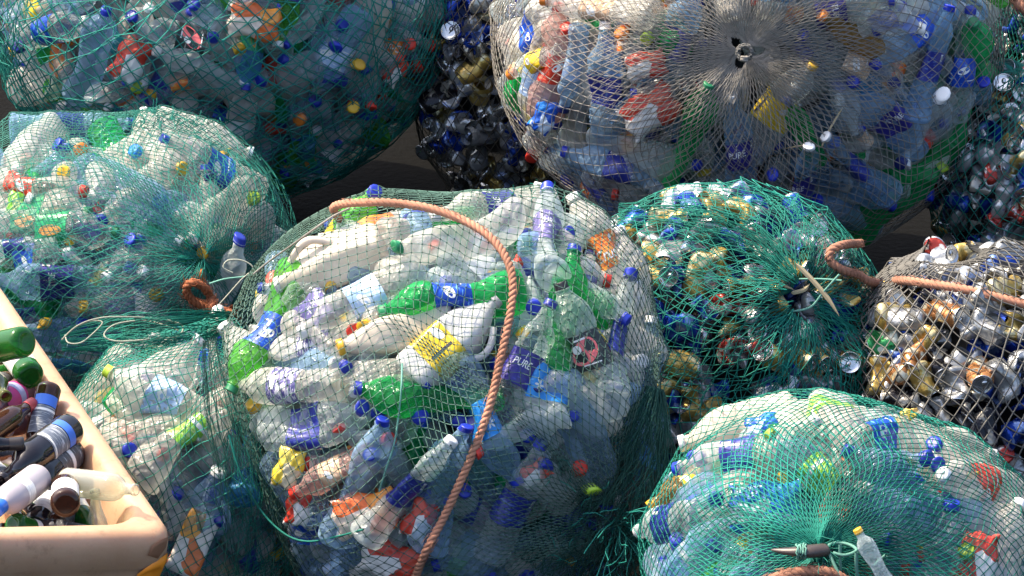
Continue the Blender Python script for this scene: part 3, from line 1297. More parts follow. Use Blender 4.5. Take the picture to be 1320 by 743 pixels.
def make_item(kind, p1, p0, body, cap, wrap, hero, bagkey):
    it = Item()
    it.kind, it.body, it.cap, it.wrap, it.hero, it.bag = kind, body, cap, wrap, hero, bagkey
    T = TYPES[kind]
    d = p1 - p0
    l = np.linalg.norm(d)
    want = np.clip(l / T['L'], 0.84, 1.2) if hero else rng.uniform(0.66, 0.92)
    it.s = want
    it.L = T['L'] * want
    it.r = T['r'] * want
    d = d / (l + 1e-9)
    mid = (p0 + p1) / 2
    it.p0, it.p1 = mid - d * it.L / 2, mid + d * it.L / 2
    it.var = int(rng.randint(NVAR))
    it.spin = float(rng.uniform(0, 6.28))
    return it


def parse(bk):
    B = BAGS[bk]
    items, packs = [], []
    for ln in H.get(bk, '').strip().splitlines():
        t = ln.split()
        xy = lambda s: tuple(float(v) for v in s.split(','))
        if t[0] in ('packet', 'carton'):
            packs.append((t[0], xy(t[1]), t[2], float(t[3]), float(t[4])))
            continue
        if t[0] in ('cap', 'bot'):
            kind = t[1]
            x, y = xy(t[2])
            body, cap, wrap = t[3:6]
            P = B.hit(x, y, 0.006)
            n = B.normal(P)[0]
            tg = np.cross(n, rng.normal(size=3))
            ax = 0.75 * n + 0.25 * B.tocam + tg / np.linalg.norm(tg) * 0.8
            ax /= np.linalg.norm(ax)
            L = TYPES[kind]['L']
            if t[0] == 'cap':
                p1, p0 = P, P - ax * L * 0.95
            else:
                p0, p1 = P, P - ax * L * 0.95
            it = make_item(kind, p1, p0, body, cap, wrap, True, bk)
            it.anchor = 'p1' if t[0] == 'cap' else 'p0'
            it.ends = True
            items.append(it)
            continue
        top = t[0].endswith('!')
        kind = t[0].rstrip('!')
        a, b = xy(t[1]), xy(t[2])
        body, cap, wrap = t[3:6]
        wrap = {'amb': 'beige'}.get(wrap, wrap)
        r = TYPES[kind]['r']
        up = 0.022 if top else 0.0
        p1, p0 = B.hit(*a, r * 0.55 - up), B.hit(*b, r * 0.9 - up)
        # keep the given pixel centre even when foreshortened
        it = make_item(kind, p1, p0, body, cap, wrap, True, bk)
        it.anchor = 'mid'
        it.ends = False
        it.top = top
        items.append(it)
    return items, packs


def fill(bk, n, heroes=()):
    B = BAGS[bk]
    out = []
    HS, HR = [], []
    for h in heroes:
        ts = (0.1, 0.4, 0.7, 0.95) if not h.ends else ((0.8, 0.95) if h.anchor == 'p1' else (0.05, 0.2))
        for t in ts:
            HS.append(h.p0 + (h.p1 - h.p0) * t)
            HR.append(h.r if t < 0.8 else h.r * 0.7)
    HS, HR = np.array(HS), np.array(HR)
    tries = 0
    while len(out) < n and tries < 6000:
        tries += 1
        d = rng.normal(size=3)
        d /= np.linalg.norm(d)
        if d @ B.tocam < -0.1 or d[2] < -0.75:
            continue
        p = B.skin(d[None])[0]
        x, y = to_px(p)
        if not (-90 < x < 1410 and -90 < y < 830):
            continue
        nrm = B.normal(p)[0]
        t = np.cross(nrm, rng.normal(size=3))
        t /= np.linalg.norm(t)
        t = t + nrm * rng.normal() * 0.35
        t /= np.linalg.norm(t)
        kind = WEIGHT_KINDS[rng.randint(len(WEIGHT_KINDS))]
        L, r = TYPES[kind]['L'], TYPES[kind]['r']
        c = p - nrm * (r + rng.uniform(0.022, 0.05))
        if bk == 'spoked' and math.hypot(x - 960, y - 68) < 95:
            continue
        if len(HS):
            bad = False
            vd = (c - PC) / np.linalg.norm(c - PC)
            for q in (-0.4, 0.0, 0.4):
                dd = HS - (c + t * L * q)
                dd = dd - (dd @ vd)[:, None] * vd
                if (np.linalg.norm(dd, axis=1) < HR * 0.85).any():
                    bad = True
            if bad:
                continue
        body = FILL_BODY[rng.randint(len(FILL_BODY))]
        cap = FILL_CAP[rng.randint(len(FILL_CAP))]
        wrap = FILL_WRAP[rng.randint(len(FILL_WRAP))]
        if kind == 'jug':
            body = 'haze' if rng.rand() < 0.7 else 'white'
        it = make_item(kind, c + t * L / 2, c - t * L / 2, body, cap, wrap, False, bk)
        it.anchor = 'mid'
        it.ends = False
        out.append(it)
    return out


TS = np.array([0.14, 0.38, 0.62, 0.90])
RS = np.array([1.0, 1.0, 1.0, 0.5])


def relax(B, items, iters=90, pull=0.35):
    n = len(items)
    p0 = np.array([i.p0 for i in items])
    p1 = np.array([i.p1 for i in items])
    L = np.array([i.L for i in items])
    r = np.array([i.r for i in items])
    hero = np.array([i.hero for i in items])
    ends = np.array([i.ends for i in items])
    w = np.where(hero, 0.10, 1.0)
    a0, a1 = p0.copy(), p1.copy()
    rad = (r[:, None] * RS[None] * 0.66).ravel()
    owner = np.repeat(np.arange(n), 4)
    tt = np.tile(TS, n)
    for itn in range(iters):
        S = p0[owner] + (p1 - p0)[owner] * tt[:, None]
        D = S[:, None, :] - S[None, :, :]
        dist = np.sqrt((D ** 2).sum(-1)) + 1e-9
        ov = rad[:, None] + rad[None, :] - dist
        ov[owner[:, None] == owner[None, :]] = 0
        ov = np.maximum(ov, 0)
        wi = w[owner]
        share = wi[:, None] / (wi[:, None] + wi[None, :])
        push = (D / dist[..., None] * (ov * share)[..., None]).sum(1) * 0.30
        # containment
        full = (r[:, None] * RS[None] * 0.97).ravel()
        g = B.g(S) + full
        nrm = B.normal(S)
        push -= nrm * np.maximum(g, 0)[:, None] * 0.5 * np.where(ends[owner], 0.15, 1.0)[:, None]
        mv0 = np.zeros_like(p0)
        mv1 = np.zeros_like(p1)
        np.add.at(mv0, owner, push * (1 - tt)[:, None])
        np.add.at(mv1, owner, push * tt[:, None])
        p0 = p0 + mv0 * 0.6
        p1 = p1 + mv1 * 0.6
        # pull loose ones outwards to the skin
        gm = (B.g(p0 + (p1 - p0) * 0.4) + r)
        out = np.where(~hero, np.clip(-gm - 0.03, 0, 0.01) * pull, 0)
        nn = B.normal(p0 + (p1 - p0) * 0.4)
        p0 = p0 + nn * out[:, None]
        p1 = p1 + nn * out[:, None]
        # heroes spring back
        k = np.where(hero, 0.45, 0.0)[:, None]
        p0 = p0 + (a0 - p0) * k
        p1 = p1 + (a1 - p1) * k
        # length
        d = p1 - p0
        l = np.linalg.norm(d, axis=1)
        mid = (p0 + p1) / 2
        d = d / l[:, None] * L[:, None] / 2
        p0, p1 = mid - d, mid + d
    for i, it in enumerate(items):
        it.p0, it.p1 = p0[i], p1[i]
        lim = 0.034 if getattr(it, 'top', False) else 0.016 if it.hero and not it.ends else 0.002
        S = it.p0 + (it.p1 - it.p0) * np.array([[0.0], [0.3], [0.6], [0.8], [1.0]])
        ex = (B.g(S) + it.r * np.array([0.9, 1, 1, 0.7, 0.35])).max() - lim
        if ex > 0:
            nn_ = B.normal(((it.p0 + it.p1) / 2)[None])[0]
            it.p0, it.p1 = it.p0 - nn_ * ex, it.p1 - nn_ * ex


def frame(z, spin):
    z = np.asarray(z) / np.linalg.norm(z)
    a = np.array([0, 0, 1.0]) if abs(z[2]) < 0.9 else np.array([1.0, 0, 0])
    x = np.cross(a, z)
    x /= np.linalg.norm(x)
    y = np.cross(z, x)
    c, s = math.cos(spin), math.sin(spin)
    return np.stack([x * c + y * s, -x * s + y * c, z], 1)


def mat4(R, t, s=1.0):
    M = Matrix.Identity(4)
    for i in range(3):
        for j in range(3):
            M[i][j] = float(R[i, j] * s)
        M[i][3] = float(t[i])
    return M


def local4(R, t, s=1.0):
    return mat4(R, t, s)


BODYNAME = dict(clear='clear', bluish='blue-tinted', haze='milky', green='green', lime='bright green', sky='sky-blue', amber='amber', rose='pinkish',
                white='white', cream='cream', yellow='yellow')
BODYMAT = dict(clear='pet_clear', bluish='pet_bluish', haze='pet_haze', green='pet_green', lime='pet_lime', sky='pet_sky', amber='pet_amber',
               rose='pet_rose', white='hdpe_white', cream='hdpe_cream', yellow='hdpe_yellow')
WRAPNAME = dict(cobalt='dark blue wrap', teal='teal wrap', navy='navy wrap', lavender='lavender wrap', silver='navy-silver wrap', orange='orange wrap', blue='blue wrap', sky='sky-blue wrap',
                paleblue='pale blue wrap', yellow='yellow wrap', black='black wrap', green='green wrap', lime='lime wrap', red='red wrap', white='white wrap',
                beige='beige wrap')
KINDNAME = dict(pet_small=('water_bottle', 'small', 'bottle'), pet_large=('water_bottle', 'large', 'bottle'), soda=('soda_bottle', 'big', 'soda bottle'),
                jug=('plastic_jug', '', 'jug with handle'), square=('square_bottle', '', 'square bottle'))
LABELS = []          # (object, description, bag name, pixel, is landmark)


def slot_mat(o, i, m):
    o.material_slots[i].link = 'OBJECT'
    o.material_slots[i].material = MATS[m]


def place_item(it):
    lib = bottle_lib(it.kind, it.var)
    nm, size, noun = KINDNAME[it.kind]
    z = it.p1 - it.p0
    mid = (it.p0 + it.p1) / 2
    # turn a printed wrap so that its lettering faces the viewer side
    spin = it.spin
    if it.wrap != '-' and it.hero:
        R0 = frame(z, 0.0)
        v = R0.T @ (PC - mid)
        spin = math.atan2(v[1], v[0]) + rng.uniform(-0.35, 0.35)
    if it.kind == 'jug':
        R0 = frame(z, 0.0)
        v = R0.T @ (PC - mid)
        spin = math.atan2(v[1], v[0]) + rng.choice([-1, 1]) * rng.uniform(0.7, 1.5)
    R = frame(z, spin)
    root = bpy.data.objects.new(nm, None)
    COL.objects.link(root)
    root.empty_display_size = 0.05
    root.matrix_world = mat4(R, mid, it.s)
    b = link('body', lib['body'], root)
    slot_mat(b, 0, BODYMAT[it.body])
    if it.cap != 'none':
        c = link('cap', lib['cap'], root)
        slot_mat(c, 0, 'cap_' + it.cap)
    if it.wrap != '-':
        link('wrap', wrap_mesh(it.kind, it.var, it.wrap), root)
    it.root = root
    it.M = (R * it.s, mid)
    desc = ' '.join(x for x in (size, BODYNAME[it.body], noun) if x)
    bits = []
    if it.cap != 'none':
        bits.append(it.cap.replace('skyblue', 'sky-blue') + ' cap')
    if it.wrap != '-':
        bits.append(WRAPNAME[it.wrap])
    if bits:
        desc += (', ' if ' with ' in desc else ' with ') + ' and '.join(bits)
    elif it.cap == 'none':
        desc = 'capless ' + desc
    cat = {'jug': 'jug', 'square': 'bottle'}.get(it.kind, 'plastic bottle')
    LABELS.append([root, desc, it.bag, to_px(mid), it.wrap not in ('-', 'navy') and it.hero or it.body in ('green', 'white', 'cream', 'lime', 'sky') and it.hero, cat])


def place_pack(B, kind, xy, colname, s, ang):
    P = B.hit(*xy, 0.012)
    n = B.normal(P)[0] * 0.5 + B.tocam
    n /= np.linalg.norm(n)
    upv = UV - (UV @ n) * n
    upv /= np.linalg.norm(upv)
    sd = np.cross(upv, n)
    a = math.radians(ang)
    zax = upv * math.cos(a) + sd * math.sin(a)
    xax = np.cross(n, zax)
    R = np.stack([xax, -n * -1.0, zax], 1)
    if np.linalg.det(R) < 0:
        R[:, 0] *= -1
    key = (kind, colname, int(rng.randint(1000)))
    V, F = (packet_mesh if kind == 'packet' else lambda q: carton_mesh(q, 0.6))(key[2])
    mname = {'packet': 'pack_', 'carton': 'carton_'}[kind] + colname
    if mname == 'pack_green':
        mname = 'carton_lime'
    me = mesh_from(kind, V, F, [mname])
    nm = 'snack_packet' if kind == 'packet' else 'juice_carton'
    o = link(nm, me)
    o.matrix_world = mat4(R, P, s * 0.62 if kind == 'packet' else s * 0.72)
    LABELS.append([o, f"crumpled {colname} {'film packet' if kind == 'packet' else 'juice carton'}", B.key, to_px(P), True, 'packet' if kind == 'packet' else 'carton'])
    return V @ (R * (s * 0.62 if kind == 'packet' else s * 0.72)).T + P, F


SOLID = {k: ([], []) for k in BAGS}     # triangles of what fills each bag, for draping


def add_solid(bk, V, F):
    vs, fs = SOLID[bk]
    o = len(vs)
    vs.extend(map(tuple, V))
    fs.extend(tuple(i + o for i in f) for f in F)


INNER_V, INNER_F, INNER_M = [], [], []
INNER_MATS = ['pet_clear', 'pet_bluish', 'pet_haze', 'pet_green', 'cap_blue', 'cap_navy', 'wrap_cobalt', 'core_shade', 'cap_red', 'cap_white', 'cap_yellow', 'wrap_blue', 'wrap_orange', 'wrap_red', 'wrap_white', 'wrap_yellow']
inner_n = 0


def inner_add(V, F, m):
    global inner_n
    INNER_V.append(V)
    INNER_F.extend(tuple(i + inner_n for i in f) for f in F)
    INNER_M.extend([m] * len(F))
    inner_n += len(V)


def ico(sub=3):
    bm = bmesh.new()
    bmesh.ops.create_icosphere(bm, subdivisions=sub, radius=1.0)
    V = np.array([v.co[:] for v in bm.verts])
    F = [tuple(v.index for v in f.verts) for f in bm.faces]
    bm.free()
    return V, F


ICO = ico(4)


def core(B, k):  # added dark lump: blocks light, its near-black colour gives the gaps their shade
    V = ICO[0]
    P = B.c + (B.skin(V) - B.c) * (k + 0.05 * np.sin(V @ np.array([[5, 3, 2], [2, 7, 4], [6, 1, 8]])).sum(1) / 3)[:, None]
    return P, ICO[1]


for bk in NFILL:
    B = BAGS[bk]
    heroes, packs = parse(bk)
    items = heroes + fill(bk, NFILL[bk], heroes)
    relax(B, items)
    B.items = []
    for it in items:
        mid = (it.p0 + it.p1) / 2
        if not it.hero and B.g(mid[None])[0] < -(it.r + 0.075):
            it.deep = True
        else:
            it.deep = False
        if not it.hero and all(hidden(bk, q) for q in (it.p0, mid, it.p1)):
            it.deep = True
        x, y = to_px(mid)
        lib = bottle_lib(it.kind, it.var)
        if it.deep:
            R = frame(it.p1 - it.p0, it.spin) * it.s
            inner_add(lib['V'] @ R.T + mid, lib['F'], int(rng.choice([0, 1, 1, 2])))
            inner_add(lib['capV'] @ R.T + mid, lib['capF'], int(rng.choice([4, 4, 5, 9])))
            add_solid(bk, lib['V'] @ R.T + mid, lib['F'])
            continue
        place_item(it)
        B.items.append(it)
        R, t = it.M
        add_solid(bk, lib['V'] @ R.T + t, lib['F'])
    for pk in packs:
        V, F = place_pack(B, *pk)
        add_solid(bk, V, F)
    # second layer, glimpsed between the outer bottles: one mass
    cnt = int(150 * (B.rad.mean() / 0.4) ** 2)
    k = 0
    while k < cnt:
        d = rng.normal(size=3)
        d /= np.linalg.norm(d)
        if d @ B.tocam < -0.05:
            continue
        k += 1
        p = B.skin(d[None])[0]
        nrm = B.normal(p)[0]
        t = np.cross(nrm, rng.normal(size=3))
        t /= np.linalg.norm(t)
        lib = bottle_lib(['pet_small', 'pet_large', 'pet_small'][rng.randint(3)], int(rng.randint(NVAR)))
        t = t + nrm * rng.normal() * 0.45
        p = p - nrm * (lib['r'] + rng.uniform(0.03, 0.085))
        R = frame(t, rng.uniform(0, 6.28)) * rng.uniform(0.68, 0.95)
        ex = B.g(lib['V'] @ R.T + p).max() + 0.012
        if ex > 0:
            p = p - nrm * ex
        add_solid(bk, lib['V'] @ R.T + p, lib['F'])
        inner_add(lib['V'] @ R.T + p, lib['F'], int(rng.choice([0, 0, 1, 2, 0, 2, 0, 1, 2, 3])))
        inner_add(lib['capV'] @ R.T + p, lib['capF'], int(rng.choice([4, 4, 4, 5, 8, 9, 10])))
        if rng.rand() < 0.6:
            inner_add(lib['slvV'] @ R.T + p, lib['slvF'], int(rng.choice([6, 6, 11, 12, 13, 14, 15])))
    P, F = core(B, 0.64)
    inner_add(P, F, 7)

inner = link('packed_bottles', mesh_from('packed_bottles', np.concatenate(INNER_V), INNER_F, INNER_MATS, INNER_M))
tag(inner, 'deeper mass of clear plastic bottles packed round added dark cores inside the net bags', 'packed bottles', kind='stuff')

# ------------------------------------------------------------------ cans
CAN_LIB = []
for v in range(6):
    L, r = 0.115, 0.033
    f = crumple_fn(L, r, [0.5, 1.0, 1.4, 1.7, 1.2, 0.9][v], 500 + v)
    pr = [(0.0, 0.62), (0.004, 0.78), (0.012, 0.97), (0.02, 1.0)] + [(z, 1.0) for z in np.linspace(0.03, 0.088, 9)] + [(0.095, 0.985), (0.103, 0.90), (0.109, 0.82), (0.112, 0.80)]
    V, F = lathe([(z, q * r) for z, q in pr], 24, 0, True, False)
    k = [1.0, 0.8, 0.6, 0.7, 0.5, 0.9][v]
    sq = lambda P: P * np.array([1, 1, k])
    Vb = sq(f(V))
    tp = [(0.111, 0.80), (0.115, 0.82), (0.1155, 0.79), (0.112, 0.75), (0.1115, 0.4), (0.1117, 0.02)]
    Vt, Ft = lathe([(z, q * r) for z, q in tp], 24, 0, False, True)
    # the pull tab
    b0 = len(Vt)
    a = np.linspace(0, 2 * math.pi, 10, endpoint=False)
    tab = np.stack([0.008 * np.cos(a) + 0.006, 0.006 * np.sin(a), np.full(10, 0.1135)], 1)
    tab2 = tab + np.array([0, 0, 0.0012])
    Vt = np.vstack([Vt, tab, tab2])
    Ft = Ft + [tuple(range(b0 + 10, b0 + 20))] + [(b0 + i, b0 + (i + 1) % 10, b0 + 10 + (i + 1) % 10, b0 + 10 + i) for i in range(10)]
    CAN_LIB.append((mesh_from('can_body', Vb, F, ['can_silver']), mesh_from('can_top', sq(f(Vt)), Ft, ['aluminium']), Vb, F, L * k))

CANMIX = dict(green_cans=['blue'] * 7 + ['silver'] * 4 + ['gold'] * 7 + ['white'] * 3 + ['black'] * 2 + ['green', 'red'],
              grey_cans=['silver'] * 5 + ['blue'] * 3 + ['silver'] * 4 + ['white'] * 1 + ['gold'] * 2 + ['black'] * 3 + ['black'] * 3 + ['red', 'green', 'green', 'orange'],
              far_cans=['silver'] * 2 + ['green'] * 4 + ['blue'] * 4 + ['red'] * 3 + ['gold'] * 3 + ['black'] * 2,
              dark_cans=['silver'] * 4 + ['black'] * 6 + ['gold'] * 3 + ['blue'] * 3,
              back_brown=['black', 'gold', 'silver'], back_dark=['black', 'green', 'silver', 'blue'])
CANCOUNT = dict(green_cans=125, grey_cans=105, far_cans=42, dark_cans=34, back_brown=8, back_dark=6)
CAN_GROUPS = {}
ci_V, ci_F, ci_M = [], [], []
ci_n = 0
CI_MATS = ['can_silver', 'can_blue', 'can_gold', 'can_white', 'core_shade', 'aluminium']


def relax_balls(B, p, rad, iters=60):
    for _ in range(iters):
        D = p[:, None] - p[None]
        d = np.sqrt((D ** 2).sum(-1)) + 1e-9
        ov = np.maximum(rad[:, None] + rad[None] - d, 0)
        np.fill_diagonal(ov, 0)
        p = p + (D / d[..., None] * ov[..., None]).sum(1) * 0.22
        g = B.g(p) + rad * 0.75
        p = p - B.normal(p) * (np.maximum(g, 0) * 0.8 - np.clip(-g, 0, 0.006) * 0.5)[:, None]
    return p


for bk, cnt in CANCOUNT.items():
    B = BAGS[bk]
    pts = []
    tries = 0
    while len(pts) < cnt and tries < 200000:
        tries += 1
        d = rng.normal(size=3)
        d /= np.linalg.norm(d)
        if d @ B.tocam < -0.02:
            continue
        p = B.skin(d[None])[0] - B.normal(B.skin(d[None]))[0] * 0.03
        x, y = to_px(p)
        if -30 < x < 1350 and -30 < y < 770:
            pts.append(p)
    pts = np.array(pts)
    vs = rng.randint(0, 6, len(pts))
    rad = np.array([0.023] * len(pts))
    pts = relax_balls(B, pts, rad)
    for p, v in zip(pts, vs):
        nrm = B.normal(p)[0]
        t = np.cross(nrm, rng.normal(size=3))
        t = t / np.linalg.norm(t) + nrm * rng.normal() * 0.7
        R = frame(t, rng.uniform(0, 6.28))
        me, mt, Vb, F, L = CAN_LIB[v]
        s = rng.uniform(0.62, 0.86)
        col = CANMIX[bk][rng.randint(len(CANMIX[bk]))]
        # most of the blue cans of the green bag lie together in its left flank
        if bk == 'green_cans':
            x, y = to_px(p)
            if x < 935 and 370 < y < 450 and rng.rand() < 0.75:
                col = 'blue'
            elif col == 'blue' and rng.rand() < 0.5:
                col = 'gold'
        if hidden(bk, p, 10):
            ci_V.append(Vb @ (R * s).T + p)
            ci_F.extend(tuple(i + ci_n for i in f) for f in F)
            ci_M.extend([{'silver': 0, 'blue': 1, 'gold': 2, 'white': 3}.get(col, 5)] * len(F))
            ci_n += len(Vb)
            add_solid(bk, Vb @ (R * s).T + p, F)
            continue
        root = bpy.data.objects.new('drink_can', None)
        COL.objects.link(root)
        root.empty_display_size = 0.02
        root.matrix_world = mat4(R, p, s)
        b = link('can_body', me, root)
        slot_mat(b, 0, 'can_' + col)
        link('can_top', mt, root)
        add_solid(bk, Vb @ (R * s).T + p, F)
        state = ['dented', 'crushed', 'flattened', 'buckled', 'flattened', 'dented'][v]
        LABELS.append([root, f'{state} {col} drink can', bk, to_px(p), False, 'drink can'])
    for _ in range(int(420 * (B.rad.mean() / 0.3) ** 2)):
        d = rng.normal(size=3)
        d /= np.linalg.norm(d)
        if d @ B.tocam < -0.05:
            continue
        p = B.c + (B.skin(d[None])[0] - B.c) * rng.uniform(0.76, 0.90)
        me, mt, Vb, F, L = CAN_LIB[rng.randint(6)]
        R = frame(rng.normal(size=3), 0)
        ci_V.append(Vb @ (R * 0.75).T + p)
        ci_F.extend(tuple(i + ci_n for i in f) for f in F)
        ci_M.extend([int(rng.choice([0, 2, 1, 0, 3, 0, 1, 5]))] * len(F))
        ci_n += len(Vb)
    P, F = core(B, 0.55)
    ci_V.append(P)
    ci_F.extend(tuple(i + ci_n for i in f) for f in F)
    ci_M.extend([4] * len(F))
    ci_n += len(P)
ci = link('packed_cans', mesh_from('packed_cans', np.concatenate(ci_V), ci_F, CI_MATS, ci_M))
tag(ci, 'deeper mass of crushed drink cans packed round added dark cores inside the net bags', 'packed cans', kind='stuff')


# ------------------------------------------------------------------ nets
def strand_mesh(A, Bp, wid):
    """three-sided prisms from points A to points B"""
    d = Bp - A
    l = np.linalg.norm(d, axis=1)[:, None] + 1e-9
    d = d / l
    ref = np.where(np.abs(d[:, 2:3]) < 0.9, np.array([[0, 0, 1.0]]), np.array([[1.0, 0, 0]]))
    x = np.cross(ref, d)
    x /= np.linalg.norm(x, axis=1)[:, None]
    y = np.cross(d, x)
    wid = np.broadcast_to(np.asarray(wid, float).reshape(-1, 1), (len(A), 1))
    n = len(A)
    V = np.empty((n, 6, 3))
    for k in range(3):
        a = 2 * math.pi * k / 3
        off = (x * math.cos(a) + y * math.sin(a)) * wid
        V[:, k] = A + off
        V[:, 3 + k] = Bp + off
    base = (np.arange(n) * 6)[:, None, None]
    Fq = np.array([[0, 1, 4, 3], [1, 2, 5, 4], [2, 0, 3, 5]])[None]
    return V.reshape(-1, 3), (base + Fq).reshape(-1, 4)


OCT = np.array([[1, 0, 0], [-1, 0, 0], [0, 1, 0], [0, -1, 0], [0, 0, 1], [0, 0, -1]], float)
OCF = np.array([[0, 2, 4, 4], [2, 1, 4, 4], [1, 3, 4, 4], [3, 0, 4, 4], [2, 0, 5, 5], [1, 2, 5, 5], [3, 1, 5, 5], [0, 3, 5, 5]])


def knots_mesh(P, s):
    n = len(P)
    V = (P[:, None, :] + OCT[None] * s).reshape(-1, 3)
    # quads made of the octahedron's six points: four side quads pairwise
    Fq = np.array([[4, 0, 5, 2], [4, 2, 5, 1], [4, 1, 5, 3], [4, 3, 5, 0]])
    F = ((np.arange(n) * 6)[:, None, None] + Fq[None]).reshape(-1, 4)
    return V, F


def lerp_fold(u, v, folds):
    du = np.zeros_like(u)
    for u0, w, a, v0, v1 in folds:
        x = (u - u0 + 0.5) % 1.0 - 0.5
        g = np.clip((v - v0) / 0.25, 0, 1) * np.clip((v1 - v) / 0.25, 0, 1)
        du = du - a * g * x * np.exp(-(x / w) ** 2)
    return u + du


def make_net(bk, pole, mesh_w, wid, mats, v0=0.05, v1=2.75, lift=0.004, folds=(), knots=True, knot_s=1.9, hcap=0.06, seed=1, wob=0.06, slack=26, cull=-0.3, skipfrac=0.0):
    B = BAGS[bk]
    q = np.random.RandomState(seed)
    ax = np.asarray(pole, float)
    ax /= np.linalg.norm(ax)
    Rm = frame(ax, q.uniform(0, 6.28))
    rm = float(B.rad.mean())
    N = int(2 * math.pi * rm / mesh_w)
    M = int((v1 - v0) * rm / (mesh_w * 0.5))
    j, i = np.meshgrid(np.arange(M + 1), np.arange(N), indexing='ij')
    vpol = v0 + (v1 - v0) * j / M
    u = (i + 0.5 * (j % 2)) / N
    vp = vpol + q.normal(size=u.shape) * wob * (v1 - v0) / M
    u = u + q.normal(size=u.shape) * wob * 0.6 / N
    # slow waviness of the whole cloth
    u = u + 0.010 * np.sin(3 * vpol + 2 * math.pi * u * 2 + seed) + 0.006 * np.sin(9 * vpol + 2 * math.pi * u * 5)
    vp = vp + 0.03 * np.sin(2 * math.pi * u * 3 + 2 * vpol + seed)
    u = lerp_fold(u, vpol, folds)
    a = 2 * math.pi * u
    d = np.stack([np.sin(vp) * np.cos(a), np.sin(vp) * np.sin(a), np.cos(vp)], -1) @ Rm.T
    dirs = d.reshape(-1, 3)
    P = B.skin(dirs)
    nr = B.normal(P)
    bv = BVHTree.FromPolygons(SOLID[bk][0], SOLID[bk][1])
    h = np.full(len(P), -0.025)
    keep = (dirs @ B.tocam) > cull - 0.1
    for t in np.nonzero(keep)[0]:
        o = P[t] + nr[t] * 0.12
        loc, _n, _i, dist = bv.ray_cast(Vector(o), Vector(-nr[t]), 0.18)
        if loc is not None:
            h[t] = 0.12 - dist
    h = np.clip(h, -0.03, hcap).reshape(M + 1, N)
    hit = h.copy()
    # stretched cloth: neighbours pull each other up, solid things push out
    for _ in range(slack):
        s = (np.roll(h, 1, 1) + np.roll(h, -1, 1) + h) / 3
        s2 = s.copy()
        s2[1:-1] = (s[:-2] + s[1:-1] + s[2:]) / 3
        h = np.maximum(hit, s2)
    h = h.reshape(-1) + lift
    Q = (P + nr * h[:, None]).reshape(M + 1, N, 3)
    Q[..., 2] = np.maximum(Q[..., 2], 0.004)
    kp = ((dirs @ B.tocam) > cull).reshape(M + 1, N)
    A_, B_ = [], []
    for jj in range(M):
        same = Q[jj]
        nxt = Q[jj + 1]
        if jj % 2 == 0:
            p1, p2 = nxt, np.roll(nxt, 1, 0)
            k1, k2 = kp[jj + 1], np.roll(kp[jj + 1], 1)
        else:
            p1, p2 = nxt, np.roll(nxt, -1, 0)
            k1, k2 = kp[jj + 1], np.roll(kp[jj + 1], -1)
        for pp, kk in ((p1, k1), (p2, k2)):
            mk = kp[jj] & kk
            if skipfrac:
                mk &= q.rand(N) > skipfrac
            A_.append(same[mk])
            B_.append(pp[mk])
    A_, B_ = np.concatenate(A_), np.concatenate(B_)
    V1, F1 = strand_mesh(A_, B_, wid * q.uniform(0.75, 1.2, len(A_)))
    ob = (V1, F1, [mats[0]], np.zeros(len(F1), int))
    if knots:
        KP = Q[kp]
        V2, F2 = knots_mesh(KP, wid * knot_s)
        V = np.concatenate([V1, V2])
        F = np.concatenate([F1, F2 + len(V1)])
        mi = np.concatenate([np.zeros(len(F1), int), np.ones(len(F2), int)])
        ob = (V, F, list(mats), mi)
    polep = B.skin(ax[None])[0]
    return ob, polep, ax, Q


def bag_root(bk):
    B = BAGS[bk]
    r = bpy.data.objects.new('net_bag', None)
    COL.objects.link(r)
    r.location = (B.c[0], B.c[1], 0)
    r.empty_display_size = 0.1
    return r


def put(name, me, root):
    """link a mesh given in world coordinates under a root"""
    o = bpy.data.objects.new(name, me)
    COL.objects.link(o)
    o.parent = root
    o.matrix_parent_inverse = Matrix.Translation(root.location).inverted()
    return o


def tube_path(paths, wid, sides=5):
    """several polylines (n,3) as tubes in one mesh: verts, quads"""
    VV, FF, b = [], [], 0
    for P in paths:
        P = np.asarray(P, float)
        n = len(P)
        T = np.gradient(P, axis=0)
        T /= np.linalg.norm(T, axis=1)[:, None] + 1e-9
        ref = np.array([0.13, 0.21, 0.97])
        x = np.cross(np.broadcast_to(ref, T.shape), T)
        x /= np.linalg.norm(x, axis=1)[:, None] + 1e-9
        y = np.cross(T, x)
        a = 2 * math.pi * np.arange(sides) / sides
        ring = P[:, None] + wid * (x[:, None] * np.cos(a)[None, :, None] + y[:, None] * np.sin(a)[None, :, None])
        VV.append(ring.reshape(-1, 3))
        i = np.arange(n - 1)[:, None] * sides
        k = np.arange(sides)[None]
        k2 = (np.arange(sides) + 1)[None] % sides
        FF.append(np.stack([b + i + k, b + i + k2, b + i + sides + k2, b + i + sides + k], -1).reshape(-1, 4))
        b += n * sides
    return np.concatenate(VV), np.concatenate(FF)


def smooth_path(P, n=60):
    P = np.asarray(P, float)
    t = np.concatenate([[0], np.cumsum(np.linalg.norm(np.diff(P, axis=0), axis=1))])
    t /= t[-1]
    # Catmull-Rom through the points
    out = []
    for s in np.linspace(0, 1, n):
        k = min(max(np.searchsorted(t, s, side='right') - 1, 0), len(P) - 2)
        l = (s - t[k]) / (t[k + 1] - t[k] + 1e-12)
        p0, p1, p2, p3 = P[max(k - 1, 0)], P[k], P[k + 1], P[min(k + 2, len(P) - 1)]
        out.append(0.5 * ((2 * p1) + (-p0 + p2) * l + (2 * p0 - 5 * p1 + 4 * p2 - p3) * l ** 2 + (-p0 + 3 * p1 - 3 * p2 + p3) * l ** 3))
    return np.array(out)


def pole_dir(bk, px, py):
    B = BAGS[bk]
    d = (B.hit(px, py) - B.c) / B.rad
    return d / np.linalg.norm(d)


